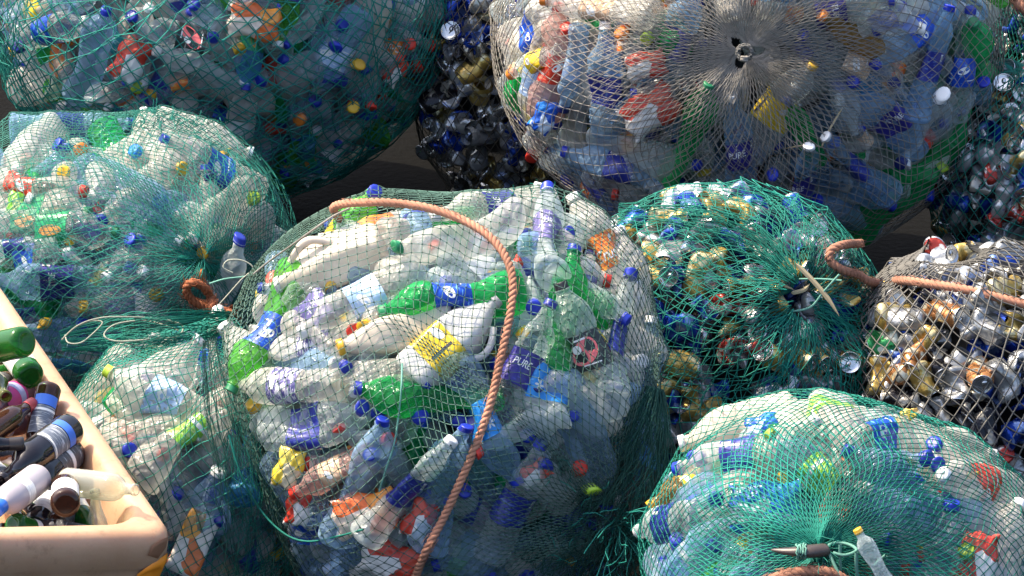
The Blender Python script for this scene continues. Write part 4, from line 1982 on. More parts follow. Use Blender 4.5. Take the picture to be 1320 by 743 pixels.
def tuft(center, ax, n, length, spread, wid, mat, seed, droop=0.5):
    """loose twine ends standing out of a gathered neck"""
    q = np.random.RandomState(seed)
    paths = []
    for _ in range(n):
        d = ax + q.normal(size=3) * spread
        d /= np.linalg.norm(d)
        l = length * q.uniform(0.5, 1.2)
        k = 7
        p = center + q.normal(size=3) * 0.008
        pts = [p]
        for s in range(k):
            d = d + q.normal(size=3) * 0.22 + np.array([0, 0, -0.12 * droop])
            d /= np.linalg.norm(d)
            p = p + d * l / k
            pts.append(p)
        paths.append(smooth_path(pts, 10))
    V, F = tube_path(paths, wid, 3)
    return mesh_np('loose_twine', V, F, [mat])


def fringe(Q, kmask, n, length, wid, mat, seed):
    """frayed bits of twine standing off the cloth"""
    q = np.random.RandomState(seed)
    pts = Q[kmask]
    paths = []
    for t in q.choice(len(pts), n):
        p = pts[t].copy()
        d = q.normal(size=3) + np.array([0, -0.2, 0.9])
        d /= np.linalg.norm(d)
        path = [p]
        for _ in range(4):
            d = d + q.normal(size=3) * 0.5
            d /= np.linalg.norm(d)
            p = p + d * length * q.uniform(0.5, 1.2) / 4
            path.append(p)
        paths.append(path)
    return tube_path(paths, wid, 3)


def net_bag(bk, label, cat='net bag', layers=(), tufts=(), fringes=()):
    root = ROOTS[bk] = bag_root(bk)
    tag(root, label, cat, 'net bags of sorted waste')
    built = [make_net(bk, **kw) for kw in layers]
    polep, ax, Q = built[-1][1:]
    for t, (n, l, sp, wid, mat, seed) in enumerate(tufts):
        put('loose_twine', tuft(polep + ax * 0.01, ax, n, l, sp, wid, mat, seed), root)
    for b, (raw, *_r) in enumerate(built):
        V, F, mats, mi = raw
        if b == len(built) - 1:
            for (test, n, l, wid, mat, seed) in fringes:      # frayed ends standing off the cloth
                pxy = to_px_arr(Q.reshape(-1, 3))
                km = test(pxy[:, 0], pxy[:, 1]).reshape(Q.shape[:2]) & ((Q - BAGS[bk].c) @ BAGS[bk].tocam > -0.05)
                if km.any():
                    V2, F2 = fringe(Q, km, n, l, wid, mat, seed)
                    mats = mats + [mat]
                    mi = np.concatenate([mi, np.full(len(F2), len(mats) - 1)])
                    F = np.concatenate([F, F2 + len(V)])
                    V = np.concatenate([V, V2])
        put('netting', mesh_np('netting', V, F, mats, mi), root)
    return root, polep, ax, Q


def to_px_arr(P):
    q = P - PC
    d = q @ FV
    return np.stack([660.0 + (q @ RV) / d * FPX, 371.5 - (q @ UV) / d * FPX], 1)


SAGE = ['twine_sage', 'knot_dark']
TEAL = ['twine_teal', 'knot_teal']
DEEP = ['twine_deep', 'knot_dark']
GREY = ['twine_grey', 'knot_grey']
STONE = ['twine_stone', 'knot_grey']
BROWN = ['twine_brown', 'knot_dark']

net_bag('central', 'sage green net bag bulging with bottles under an orange rope loop',
        layers=[dict(pole=pole_dir('central', 792, 668), mesh_w=0.0240, wid=0.00082, mats=SAGE, v0=0.10, v1=2.75, seed=3, knot_s=2.5,
                     folds=[(0.30, 0.03, 0.75, 0.2, 1.6), (0.55, 0.03, 0.7, 0.1, 1.4), (0.80, 0.035, 0.7, 0.1, 1.5)])],
        tufts=[(90, 0.14, 0.55, 0.0012, 'twine_deep', 2)],
        fringes=[(lambda x, y: (y < 330) & (x > 660), 60, 0.022, 0.0007, 'twine_teal', 4), (lambda x, y: (x > 700) & (y > 600), 150, 0.05, 0.0008, 'twine_deep', 5)])
net_bag('spoked', 'grey net bag whose twine fans out like spokes from a gathered hub',
        layers=[dict(pole=pole_dir('spoked', 960, 68), mesh_w=0.0315, wid=0.00095, mats=GREY, v0=0.045, v1=2.6, seed=5, knot_s=1.5),
                dict(pole=pole_dir('spoked', 960, 68), mesh_w=0.0330, wid=0.0007, mats=GREY, v0=0.06, v1=0.60, seed=6, lift=0.007, knots=False, wob=0.12, slack=40)])
def hub_ring(bk):
    root = ROOTS[bk]
    ax = pole_dir(bk, 960, 68)
    p = BAGS[bk].skin(ax[None])[0] + ax * 0.006
    x = np.cross(ax, [0, 0, 1.0])
    x /= np.linalg.norm(x)
    y = np.cross(ax, x)
    a = np.linspace(0, 2 * math.pi, 40)
    q = np.random.RandomState(3)
    paths = [p + (0.011 + 0.0022 * k) * (x * np.cos(a)[:, None] + y * np.sin(a)[:, None]) + ax * (0.004 * math.sin(k)) + q.normal(size=(40, 3)) * 0.0008 for k in range(4)]
    V, F = tube_path(paths, 0.0020, 5)
    put('gathering_ring', mesh_np('gathering_ring', V, F, ['twine_stone'], smooth=True), root)
    kn = [p + ax * 0.008 + y * 0.012 + 0.006 * np.stack([np.cos(3 * t) , np.sin(2 * t), 0.6 * np.sin(3 * t)], 1) @ np.stack([x, y * 0.6, ax]) for t in [np.linspace(0, 2 * math.pi, 50)]]
    V, F = tube_path(kn, 0.0030, 6)
    put('knot', mesh_np('knot', V, F, ['twine_grey'], smooth=True), root)


hub_ring('spoked')
net_bag('shaded', 'dark teal net bag of bottles in shade with long stretched meshes',
        layers=[dict(pole=(0.1, -0.15, 1.0), mesh_w=0.034, wid=0.0016, mats=DEEP, v0=0.3, v1=3.05, seed=8, knot_s=1.4),
                dict(pole=(0.0, -0.1, 1.0), mesh_w=0.060, wid=0.0013, mats=DEEP, v0=0.3, v1=3.05, seed=9, lift=0.012, knots=False, wob=0.4,
                     folds=[(0.1, 0.04, 0.8, 0.2, 3), (0.35, 0.05, 0.8, 0.2, 3), (0.62, 0.04, 0.8, 0.2, 3), (0.85, 0.04, 0.8, 0.2, 3)])])
net_bag('pale', 'sunlit teal net bag of bottles rising behind the plastic crate',
        layers=[dict(pole=pole_dir('pale', 292, 372), mesh_w=0.020, wid=0.00080, mats=['twine_sea', 'knot_dark'], v0=0.12, v1=2.75, seed=11,
                     folds=[(0.1, 0.05, 0.6, 0.1, 1.5), (0.6, 0.05, 0.6, 0.1, 1.5)]),
                dict(pole=pole_dir('pale', 262, 330), mesh_w=0.036, wid=0.0007, mats=TEAL, v0=0.05, v1=1.1, seed=12, lift=0.010, knots=False, wob=0.4)],
        fringes=[(lambda x, y: (y < 175), 140, 0.028, 0.0008, 'twine_teal', 7), (lambda x, y: (x > 180) & (y < 260), 60, 0.02, 0.0007, 'twine_teal', 8)])
net_bag('small', 'teal net bag of milky bottles squeezed between crate and central bag',
        layers=[dict(pole=pole_dir('small', 305, 425), mesh_w=0.0235, wid=0.00092, mats=['twine_teal', 'knot_dark'], v0=0.10, v1=2.75, seed=13, folds=[(0.2, 0.04, 0.6, 0.1, 1.8)])],
        fringes=[(lambda x, y: (x > 330), 60, 0.03, 0.0007, 'twine_deep', 9)])
net_bag('tied', 'round teal net bag tied at the front over a dark horn and bottle',
        layers=[dict(pole=pole_dir('tied', 1062, 716), mesh_w=0.0215, wid=0.00090, mats=['twine_teal', 'knot_dark'], v0=0.045, v1=2.75, seed=15,
                     folds=[(0.2, 0.05, 0.4, 0.05, 0.9), (0.6, 0.05, 0.4, 0.05, 0.9)]),
                dict(pole=pole_dir('tied', 1058, 712), mesh_w=0.022, wid=0.0011, mats=['twine_jade', 'knot_teal'], v0=0.05, v1=0.75, seed=16, lift=0.008, knots=False, wob=0.12)],
        tufts=[(50, 0.06, 0.7, 0.0009, 'twine_teal', 3)])

net_bag('green_cans', 'bright green net bag of crushed cans gathered round a small hole',
        layers=[dict(pole=pole_dir('green_cans', 1036, 386), mesh_w=0.030, wid=0.0010, mats=TEAL, v0=0.11, v1=2.75, seed=17, knot_s=1.3,
                     folds=[(0.1, 0.05, 0.75, 0.1, 1.9), (0.35, 0.05, 0.75, 0.1, 1.9), (0.6, 0.05, 0.75, 0.1, 1.9), (0.85, 0.05, 0.75, 0.1, 1.9)]),
                dict(pole=pole_dir('green_cans', 1036, 384), mesh_w=0.032, wid=0.0009, mats=TEAL, v0=0.12, v1=0.95, seed=18, lift=0.010, knots=False, wob=0.5)])
net_bag('grey_cans', 'grey coarse net bag of crushed cans with an orange rope across',
        layers=[dict(pole=(-0.3, 0.25, 1.0), mesh_w=0.032, wid=0.0018, mats=STONE, v0=0.2, v1=2.9, seed=19, knot_s=1.35)])
net_bag('far_cans', 'green net bag of cans at the frame edge behind the roped one',
        layers=[dict(pole=(-0.2, 0.1, 1.0), mesh_w=0.032, wid=0.0012, mats=TEAL, v0=0.1, v1=2.9, seed=21, knot_s=1.3,
                     folds=[(0.1, 0.06, 0.7, 0.1, 1.5), (0.5, 0.06, 0.7, 0.1, 1.5)])])
net_bag('dark_cans', 'narrow dark net bag of cans between two large bottle bags',
        layers=[dict(pole=(0, 0.1, 1.0), mesh_w=0.032, wid=0.0011, mats=BROWN, v0=0.1, v1=2.9, seed=23)])
net_bag('back_brown', 'brown net bag of cans at the back between the large bags',
        layers=[dict(pole=(0, 0.1, 1.0), mesh_w=0.024, wid=0.0013, mats=BROWN, v0=0.1, v1=2.9, seed=25)])
net_bag('back_dark', 'dark green net bag behind the far bag of cans',
        layers=[dict(pole=(0, 0.1, 1.0), mesh_w=0.020, wid=0.0014, mats=DEEP, v0=0.1, v1=2.9, seed=27)])


# ------------------------------------------------------------------ bunched folds of net cloth
def bunch(bk, px_path, width_px, n, wid, mat, seed, off=0.012, depth=0.03, wave=7.0):
    """a fold of gathered cloth: many twines running together along a line over a bag"""
    q = np.random.RandomState(seed)
    P = np.array([on_bag(bk, x, y, off) for x, y in px_path])
    C = smooth_path(P, 40)
    for _ in range(6):
        C[1:-1] = (C[:-2] + 2 * C[1:-1] + C[2:]) / 4
    T = np.gradient(C, axis=0)
    T /= np.linalg.norm(T, axis=1)[:, None]
    tc = BAGS[bk].tocam
    side = np.cross(T, tc)
    side /= np.linalg.norm(side, axis=1)[:, None]
    W = np.interp(np.linspace(0, 1, 40), np.linspace(0, 1, len(width_px)), width_px) / 680.0
    paths = []
    k = np.linspace(0, 1, 40)
    for _ in range(n):
        a = q.uniform(-1, 1)
        dpt = q.uniform(-0.3, 1) * depth * (1 - a * a * 0.7)
        w = a + 0.16 * np.sin(wave * k * q.uniform(0.6, 1.4) + q.uniform(0, 6.28)) + 0.07 * np.sin(24 * k + q.uniform(0, 6.28))
        p = C + side * (w * W)[:, None] + tc * (dpt * (1 - 0.5 * np.abs(w).clip(0, 1.2)))[:, None]
        i0, i1 = sorted(q.randint(0, 40, 2)) if q.rand() < 0.5 else (0, 39)
        if i1 - i0 < 8:
            i0, i1 = 0, 39
        paths.append(p[i0:i1 + 1])
    V, F = tube_path(paths, wid, 3)
    return mesh_np('net_fold', V, F, [mat])


# ------------------------------------------------------------------ ropes and cords
def on_bag(bk, px, py, off):
    """the point over a bag (and what bulges out of it) that shows at a pixel, lifted by off"""
    B = BAGS[bk]
    p = B.hit(px, py)
    bv = on_bag.cache.get(bk)
    if bv is None:
        bv = on_bag.cache[bk] = BVHTree.FromPolygons(SOLID[bk][0], SOLID[bk][1])
    d = ray(px, py)
    d /= np.linalg.norm(d)
    loc, _n, _i, dist = bv.ray_cast(Vector(PC), Vector(d), 50.0)
    t = (p - PC) @ d
    if loc is not None:
        t = max(min(t, dist), t - 0.06)
    q = PC + d * t
    n = B.normal(q)[0] * 0.6 + B.tocam * 0.4
    return q + n / np.linalg.norm(n) * off


on_bag.cache = {}


def rope(name, pts, r, mat, label, cat, n=160, pitch=0.034, fuzz=260):
    P = smooth_path(pts, n)
    # ease the bumps along the run
    for _ in range(4):
        P[1:-1] = (P[:-2] + 2 * P[1:-1] + P[2:]) / 4
    s = np.concatenate([[0], np.cumsum(np.linalg.norm(np.diff(P, axis=0), axis=1))])
    m = max(int(s[-1] / 0.004), 20)
    ss = np.linspace(0, s[-1], m)
    P = np.stack([np.interp(ss, s, P[:, k]) for k in range(3)], 1)
    T = np.gradient(P, axis=0)
    T /= np.linalg.norm(T, axis=1)[:, None]
    x = np.zeros_like(T)
    v = np.cross(T[0], [0.1, 0.2, 1.0])
    for i in range(m):
        v = v - (v @ T[i]) * T[i]
        v /= np.linalg.norm(v)
        x[i] = v
    y = np.cross(T, x)
    paths = []
    for k in range(3):
        a = 2 * math.pi * ss / pitch + 2 * math.pi * k / 3
        paths.append(P + (x * np.cos(a)[:, None] + y * np.sin(a)[:, None]) * r * 0.50)
    V, F = tube_path(paths, r * 0.56, 8)
    q = np.random.RandomState(len(pts))
    hairs = []
    for _ in range(fuzz):
        i = q.randint(m)
        d = q.normal(size=3)
        d /= np.linalg.norm(d)
        p = P[i] + d * r * 0.9
        hairs.append([p, p + d * 0.004 + T[i] * 0.004, p + d * 0.006 + T[i] * q.normal() * 0.012])
    if hairs:
        V2, F2 = tube_path(hairs, 0.0005, 3)
        F = np.concatenate([F, F2 + len(V)])
        V = np.concatenate([V, V2])
    o = link(name, mesh_np(name, V, F, [mat], smooth=True))
    tag(o, label, cat)
    return o


for root_, args in (
        (ROOTS['central'], ('central', [(838, 500), (824, 560), (806, 610), (782, 655), (750, 700), (716, 748)], (10, 30, 60, 90, 100, 110), 170, 0.0007, 'twine_night', 31)),
        (ROOTS['central'], ('central', [(826, 600), (800, 660), (790, 745)], (40, 80, 110), 100, 0.0009, 'twine_brown', 32)),
        (ROOTS['central'], ('central', [(276, 440), (286, 520), (306, 590), (330, 660), (352, 745)], (8, 16, 26, 40, 50), 34, 0.0006, 'twine_night', 34)),
        (ROOTS['small'], ('small', [(296, 418), (312, 470), (318, 540), (322, 620), (326, 745)], (6, 22, 34, 44, 60), 34, 0.0006, 'twine_deep', 35)),
        (ROOTS['small'], ('small', [(84, 446), (140, 440), (200, 436), (262, 426), (300, 418)], (14, 24, 26, 20, 8), 70, 0.0007, 'twine_teal', 36)),
        (ROOTS['green_cans'], ('green_cans', [(800, 285), (880, 290), (960, 310), (1020, 360)], (16, 24, 22, 8), 44, 0.0007, 'twine_teal', 39))):
    put('net_fold', bunch(*args), root_)

loop_px = [(372, 322), (405, 296), (440, 274), (480, 268), (520, 270), (560, 277), (600, 292), (632, 312), (652, 338), (660, 365), (658, 400), (650, 440),
           (641, 480), (632, 520), (618, 560), (604, 595), (588, 630), (570, 668), (550, 705), (532, 750), (524, 790)]
lp0 = on_bag('central', 440, 280, 0.016)
loop_px = [p for p in loop_px if p[0] > 455 or p[1] > 400]
rope('rope', [lp0 + np.array([0.0, 0.17, -0.10]), lp0 + np.array([-0.012, 0.07, -0.02])] + [on_bag('central', x, y, 0.016) for x, y in loop_px], 0.0078, 'rope_orange',
     'orange twisted rope looping over the front of the central net bag', 'rope')
r2 = [(1075, 352), (1062, 345), (1060, 332), (1074, 325), (1100, 322)]
r2b = [(1074, 354), (1100, 364), (1140, 366), (1190, 370), (1240, 377), (1290, 388), (1345, 402)]
base2 = on_bag('grey_cans', 1100, 364, 0.018)


def near(px, py, ref, lift=0.0):
    d = ray(px, py)
    d /= np.linalg.norm(d)
    return PC + d * (((ref - PC) @ d) - lift)


pts2 = [near(x, y, base2, 0.0) for x, y in reversed([(1060, 338), (1064, 328), (1082, 323), (1112, 325)])][:]
pts2 = [on_bag('green_cans', x, y, 0.024) for x, y in [(1100, 321), (1080, 322), (1064, 329), (1062, 341), (1078, 353), (1098, 359)]]
pts2 += [near(1120, 363, pts2[-1], -0.02), near(1142, 366, base2, 0.02)]
pts2 += [on_bag('grey_cans', x, y, 0.016) for x, y in [(1165, 367), (1200, 371), (1245, 378), (1290, 389), (1350, 404)]]
rope('rope', pts2, 0.0085, 'rope_orange', 'orange rope laid straight across the grey net bag of cans', 'rope')
kb = on_bag('pale', 262, 380, 0.02)
pts3 = [near(300, 404, kb, 0.0), near(284, 400, kb, 0.02), near(268, 398, kb, 0.0), near(246, 386, kb, 0.01), near(240, 372, kb, 0.02), near(248, 364, kb, 0.03),
        near(262, 370, kb, 0.02), near(272, 384, kb, 0.0), near(274, 398, kb, 0.03), near(284, 408, kb, 0.02), near(300, 400, kb, 0.03)]
rope('rope', pts3, 0.0085, 'rope_brown', 'knotted brown rope between the sunlit bag and the central bag', 'rope')
tb = on_bag('tied', 1040, 738, 0.02)
pts4 = [near(970, 760, tb, 0.02), near(1000, 746, tb, 0.03), near(1030, 738, tb, 0.03), near(1060, 737, tb, 0.03), near(1085, 746, tb, 0.02), near(1100, 765, tb, 0.0)]
rope('rope', pts4, 0.010, 'rope_orange', 'orange rope arching at the foot of the tied green bag', 'rope')
kd = BAGS['far_cans'].hit(1312, 60)
rope('rope', [near(1302, -12, kd, 0.1), near(1312, 4, kd, 0.1), near(1326, 14, kd, 0.1), near(1345, 16, kd, 0.1)], 0.0105, 'rope_orange',
     'end of an orange rope near the dark net bag at the back', 'rope')


def cord(pts, r, mat, label, n=80, name='cord'):
    P = smooth_path(pts, n)
    V, F = tube_path([P], r, 6)
    o = link(name, mesh_np(name, V, F, [mat], smooth=True))
    tag(o, label, 'cord')
    return o


def oncord(bk, px, off=0.012):
    return [on_bag(bk, x, y, off) for x, y in px]


cord(oncord('central', [(519, 470), (518, 500), (514, 540), (508, 575), (498, 605), (490, 632)]), 0.0018, 'twine_mint', 'thin mint cord hanging down the front of the central bag')
cord(oncord('central', [(300, 560), (315, 610), (340, 655), (370, 685), (400, 695), (440, 688), (470, 680)]), 0.0020, 'twine_teal', 'teal cord sagging in a curve at the lower central bag')
cord(oncord('central', [(452, 272), (430, 283), (405, 300), (380, 318), (352, 338), (330, 356)], 0.008), 0.0020, 'twine_grey', 'tan hem cord along the upper shoulder of the central bag')
eb = on_bag('small', 200, 425, 0.05)
ep = lambda L: [near(x, y, eb, 0.01 + 0.02 * math.sin(i)) for i, (x, y) in enumerate(L)]
cord(ep([(80, 438), (100, 420), (130, 410), (170, 409), (210, 412), (235, 420), (228, 434), (190, 438), (150, 440), (134, 432), (150, 418), (190, 414), (230, 426)]), 0.0016, 'twine_cream',
     'tangled cream cord lying in loops on the small bag')
cord(ep([(84, 432), (88, 442), (104, 442), (120, 430), (132, 416), (118, 414), (100, 420)]), 0.0014, 'twine_cream', 'small loop of cream cord close to the crate rim')
cord([near(x, y, kb, 0.03) for x, y in [(300, 352), (288, 345), (294, 336), (312, 336), (326, 346), (310, 362), (285, 390), (265, 410), (250, 426)]], 0.0015, 'twine_cream',
     'looped cream cord beside the brown rope knot')
cord([near(x, y, kb, 0.02) for x, y in [(270, 366), (290, 360), (318, 356), (334, 346), (355, 335)]], 0.0020, 'twine_mint', 'mint cord stretched from the brown knot to the central bag')
tk = on_bag('tied', 1100, 705, 0.035)
tp = lambda L: [near(x, y, tk, 0.02 * math.cos(i)) for i, (x, y) in enumerate(L)]
cord(tp([(1082, 742), (1070, 716), (1068, 704), (1080, 700), (1096, 703), (1104, 710), (1090, 716), (1074, 713)]), 0.0030, 'twine_mint', 'mint cord loop tied beside the yellow-capped bottle')
cord(tp([(1083, 702), (1083, 720), (1084, 748)]), 0.0026, 'twine_mint', 'short mint cord hanging straight from the tied neck')
cord(tp([(1106, 704), (1112, 716), (1124, 730), (1134, 722), (1142, 716)]), 0.0030, 'twine_mint', 'mint cord wound round the foot of the yellow-capped bottle')
cord(tp([(1104, 712), (1104, 730), (1106, 750)]), 0.0034, 'twine_mint', 'thick mint cord end below the yellow-capped bottle')
gk = on_bag('green_cans', 1050, 372, 0.02)
cord([near(1020, 402, gk, 0.0), near(1045, 396, gk, 0.01), near(1062, 376, gk, 0.02), near(1082, 354, gk, 0.03)], 0.0024, 'twine_mint', 'mint cord drawn across the hole of the green can bag')
cord([near(1030, 360, gk, 0.0), near(1060, 360, gk, 0.01), near(1085, 362, gk, 0.02)], 0.002, 'twine_mint', 'mint cord above the hole of the green can bag')


def blade(name, pts, w, mat, label, cat):
    """a dry flat reed leaf: a thin tapered strip with thickness"""
    P = smooth_path(pts, 20)
    T = np.gradient(P, axis=0)
    T /= np.linalg.norm(T, axis=1)[:, None]
    tc = PC - P.mean(0)
    tc /= np.linalg.norm(tc)
    side = np.cross(T, tc)
    side /= np.linalg.norm(side, axis=1)[:, None]
    k = np.linspace(0, 1, 20)
    ww = w * np.minimum(1, np.minimum(k * 6 + 0.25, (1 - k) * 3 + 0.06))[:, None]
    th = tc * 0.0012
    V = np.stack([P - side * ww + th, P + th * 2.2, P + side * ww + th, P + side * ww - th, P - side * ww - th], 1).reshape(-1, 3)
    F = [(i * 5 + a, i * 5 + (a + 1) % 5, (i + 1) * 5 + (a + 1) % 5, (i + 1) * 5 + a) for i in range(19) for a in range(5)]
    F += [(0, 1, 2, 3, 4), tuple(19 * 5 + a for a in (4, 3, 2, 1, 0))]
    o = link(name, mesh_from(name, V, F, [mat], smooth=False))
    tag(o, label, cat)
    return o


blade('dry_reed', [near(x, y, gk, 0.02) for x, y in [(1026, 340), (1048, 362), (1068, 386), (1082, 408)]], 0.0045, 'reed', 'broad dry reed leaf poking from the hole of the green can bag', 'reed')
blade('dry_reed', [near(x, y, gk, 0.01) for x, y in [(978, 358), (1000, 364), (1024, 374)]], 0.003, 'reed', 'short dry reed leaf left of the hole in the green bag', 'reed')
blade('dry_reed', [near(x, y, gk, 0.0) for x, y in [(1020, 378), (1036, 374), (1044, 366)]], 0.004, 'reed', 'small dry reed chip inside the hole of the green bag', 'reed')
sk = on_bag('spoked', 1058, 186, 0.015)
blade('straw', [near(x, y, sk, 0.01) for x, y in [(1059, 190), (1070, 166), (1087, 138)]], 0.0022, 'reed', 'upright pale straw caught in the grey spoked net', 'straw')
blade('straw', [near(x, y, sk, 0.0) for x, y in [(1058, 189), (1036, 188), (1010, 192)]], 0.002, 'reed', 'level pale straw caught in the grey spoked net', 'straw')


# the dark horn-like spike lashed into the neck of the tied bag
def horn():
    hk = on_bag('tied', 1040, 708, 0.03)
    P = smooth_path([near(994, 709, hk, 0.02), near(1018, 711, hk, 0.03), near(1042, 711, hk, 0.03), near(1064, 709, hk, 0.01)], 24)
    k = np.linspace(0, 1, 24)
    rad = 0.0015 + 0.0125 * np.minimum(1, k * 1.5) ** 0.8
    T = np.gradient(P, axis=0)
    T /= np.linalg.norm(T, axis=1)[:, None]
    x = np.cross(T, [0, 0, 1.0])
    x /= np.linalg.norm(x, axis=1)[:, None]
    y = np.cross(T, x)
    a = 2 * math.pi * np.arange(12) / 12
    ring = P[:, None] + rad[:, None, None] * (x[:, None] * np.cos(a)[None, :, None] + 0.75 * y[:, None] * np.sin(a)[None, :, None])
    V = ring.reshape(-1, 3)
    F = [(i * 12 + j, i * 12 + (j + 1) % 12, (i + 1) * 12 + (j + 1) % 12, (i + 1) * 12 + j) for i in range(23) for j in range(12)]
    F += [tuple(range(12))[::-1], tuple(23 * 12 + j for j in range(12))]
    o = link('pointed_horn', mesh_from('pointed_horn', V, F, ['horn_dark']))
    tag(o, 'dark pointed horn lashed into the neck of the tied bag', 'horn')
    # lashing of pale twine near its middle
    q = np.random.RandomState(4)
    paths = []
    c0 = P[12]
    for i in range(5):
        aa = np.linspace(0, 2 * math.pi, 16)
        c = c0 + T[12] * (i - 2) * 0.0035
        paths.append(c + 0.0135 * (x[12] * np.cos(aa)[:, None] + 0.85 * y[12] * np.sin(aa)[:, None]) + q.normal(size=(16, 3)) * 0.0008)
    V, F = tube_path(paths, 0.0018, 5)
    put2 = link('lashing', mesh_np('lashing', V, F, ['twine_mint'], smooth=True), o)


horn()


def loose_bottle(kind, var, p_neck, p_base, body, cap, wrap, desc, cat, scale=None):
    T = TYPES[kind]
    lib = bottle_lib(kind, var)
    d = p_neck - p_base
    s = scale or np.linalg.norm(d) / T['L']
    R = frame(d, 1.0)
    root = bpy.data.objects.new(KINDNAME[kind][0], None)
    COL.objects.link(root)
    root.matrix_world = mat4(R, (p_neck + p_base) / 2, s)
    b = link('body', lib['body'], root)
    slot_mat(b, 0, BODYMAT[body])
    c = link('cap', lib['cap'], root)
    slot_mat(c, 0, 'cap_' + cap)
    if wrap != '-':
        link('wrap', wrap_mesh(kind, var, wrap), root)
    tag(root, desc, cat)


fk = on_bag('tied', 1122, 715, 0.03)
loose_bottle('pet_small', 0, near(1104, 682, fk, 0.05), near(1146, 755, fk, 0.02), 'clear', 'yellow', '-', 'upright clear bottle with yellow cap outside the tied bag neck', 'plastic bottle', 0.52)
pk = on_bag('pale', 315, 330, 0.02)
loose_bottle('pet_small', 1, near(319, 316, pk, 0.03), near(262, 410, pk, -0.05), 'clear', 'blue', '-', 'bottle with blue cap sticking out beside the cream cord loop', 'plastic bottle', 0.9)

# ------------------------------------------------------------------ the crate and its glass bottles
Cc = at_z(226, 688, 0.55)
far = at_z(-4, 356, 0.55)
ua = far - Cc
ua[2] = 0
ua /= np.linalg.norm(ua)
bh = np.array([-ua[1], ua[0], 0.0])
tilt = math.radians(10.0)
ub = bh * math.cos(tilt) + np.array([0, 0, 1.0]) * math.sin(tilt)
un = np.cross(ub, ua) * 1.0
un = -un if un[2] < 0 else un
CLEN, CWID, CDEP = 1.16, 0.80, 0.53


def crate_ring(inset, depth, rad, n=10):
    x0, x1, y0, y1 = inset, CWID - inset, inset, CLEN - inset
    pts = []
    for cx, cy, a0 in ((x1 - rad, y1 - rad, 0), (x0 + rad, y1 - rad, 90), (x0 + rad, y0 + rad, 180), (x1 - rad, y0 + rad, 270)):
        for k in range(n + 1):
            a = math.radians(a0 + 90 * k / n)
            pts.append((cx + rad * math.cos(a), cy + rad * math.sin(a)))
    return [Cc + ub * x + ua * y - un * depth for x, y in pts]


rings = [(0.030, CDEP, 0.04), (0.012, 0.10, 0.04), (0.010, 0.075, 0.04), (0.000, 0.066, 0.04), (0.000, 0.030, 0.04), (0.003, 0.012, 0.042), (0.011, 0.002, 0.045), (0.020, 0.0, 0.05),
         (0.034, 0.0, 0.06), (0.043, 0.004, 0.07), (0.050, 0.016, 0.078), (0.055, 0.045, 0.080), (0.066, 0.20, 0.085), (0.085, 0.42, 0.085), (0.12, 0.455, 0.07)]
CV, CF = [], []
for rg in rings:
    CV += crate_ring(*rg)
nn = len(CV) // len(rings)
for i in range(len(rings) - 1):
    for k in range(nn):
        CF.append((i * nn + k, i * nn + (k + 1) % nn, (i + 1) * nn + (k + 1) % nn, (i + 1) * nn + k))
CF.append(tuple(range(nn))[::-1])
CF.append(tuple((len(rings) - 1) * nn + k for k in range(nn)))
CV = np.array(CV)
CV += 0.0025 * np.sin(CV @ np.array([[9, 4, 3], [3, 11, 5], [2, 5, 8]]))
crate = bpy.data.objects.new('plastic_crate', None)
COL.objects.link(crate)
crate.location = tuple(Cc - un * CDEP)
tag(crate, 'tilted peach-coloured plastic crate full of empty glass bottles', 'crate')
me = mesh_from('crate_shell', CV, CF, ['crate_plastic'])
bm = bmesh.new()
bm.from_mesh(me)
bmesh.ops.recalc_face_normals(bm, faces=bm.faces)
bm.to_mesh(me)
bm.free()
put('shell', me, crate)


def corner_patch(name, outline, mat, off):
    """a raised patch moulded on the crate's outer front corner; outline in (along the left wall, below the rim)"""
    V = []
    ce = np.array(outline).mean(0)
    rows = 5
    for r in range(rows):
        k = 1 - r / rows
        for x, d in outline:
            xx, dd = ce[0] + (x - ce[0]) * k, ce[1] + (d - ce[1]) * k
            V.append(corner_pt(xx, dd, off + 0.002 * min(1, r * 1.0)))
    V.append(corner_pt(ce[0], ce[1], off + 0.002))
    n = len(outline)
    F = [(r * n + i, r * n + (i + 1) % n, (r + 1) * n + (i + 1) % n, (r + 1) * n + i) for r in range(rows - 1) for i in range(n)]
    F += [((rows - 1) * n + i, (rows - 1) * n + (i + 1) % n, rows * n) for i in range(n)]
    put(name, mesh_from(name, V, F, [mat]), crate)


def corner_pt(x, d, off):
    """front wall x metres left of the corner, d below the rim, following the rounded corner"""
    rad = 0.04
    ins = 0.0 if d < 0.07 else 0.0115
    if x >= rad:
        p = Cc + ub * x + ua * (ins - off)
    else:
        a = math.radians(90) * (1 - max(x, -0.03) / rad) if x > 0 else math.radians(90)
        c = Cc + ub * (rad) + ua * (rad)
        rr = rad - ins + off
        p = c - ua * rr * math.cos(a) - ub * rr * math.sin(a)
        if x <= 0:
            p = p + ua * (-x)
    return p - un * d


corner_patch('orange_patch', [(0.055, 0.080), (0.045, 0.062), (0.02, 0.045), (0.008, 0.05), (0.008, 0.11), (0.05, 0.11), (0.058, 0.10)], 'orange_patch', 0.0035)
corner_patch('rust_stain', [(0.045, 0.040), (0.040, 0.022), (0.028, 0.012), (0.016, 0.014), (0.018, 0.032), (0.030, 0.048)], 'rust_stain', 0.0015)

GL = {}


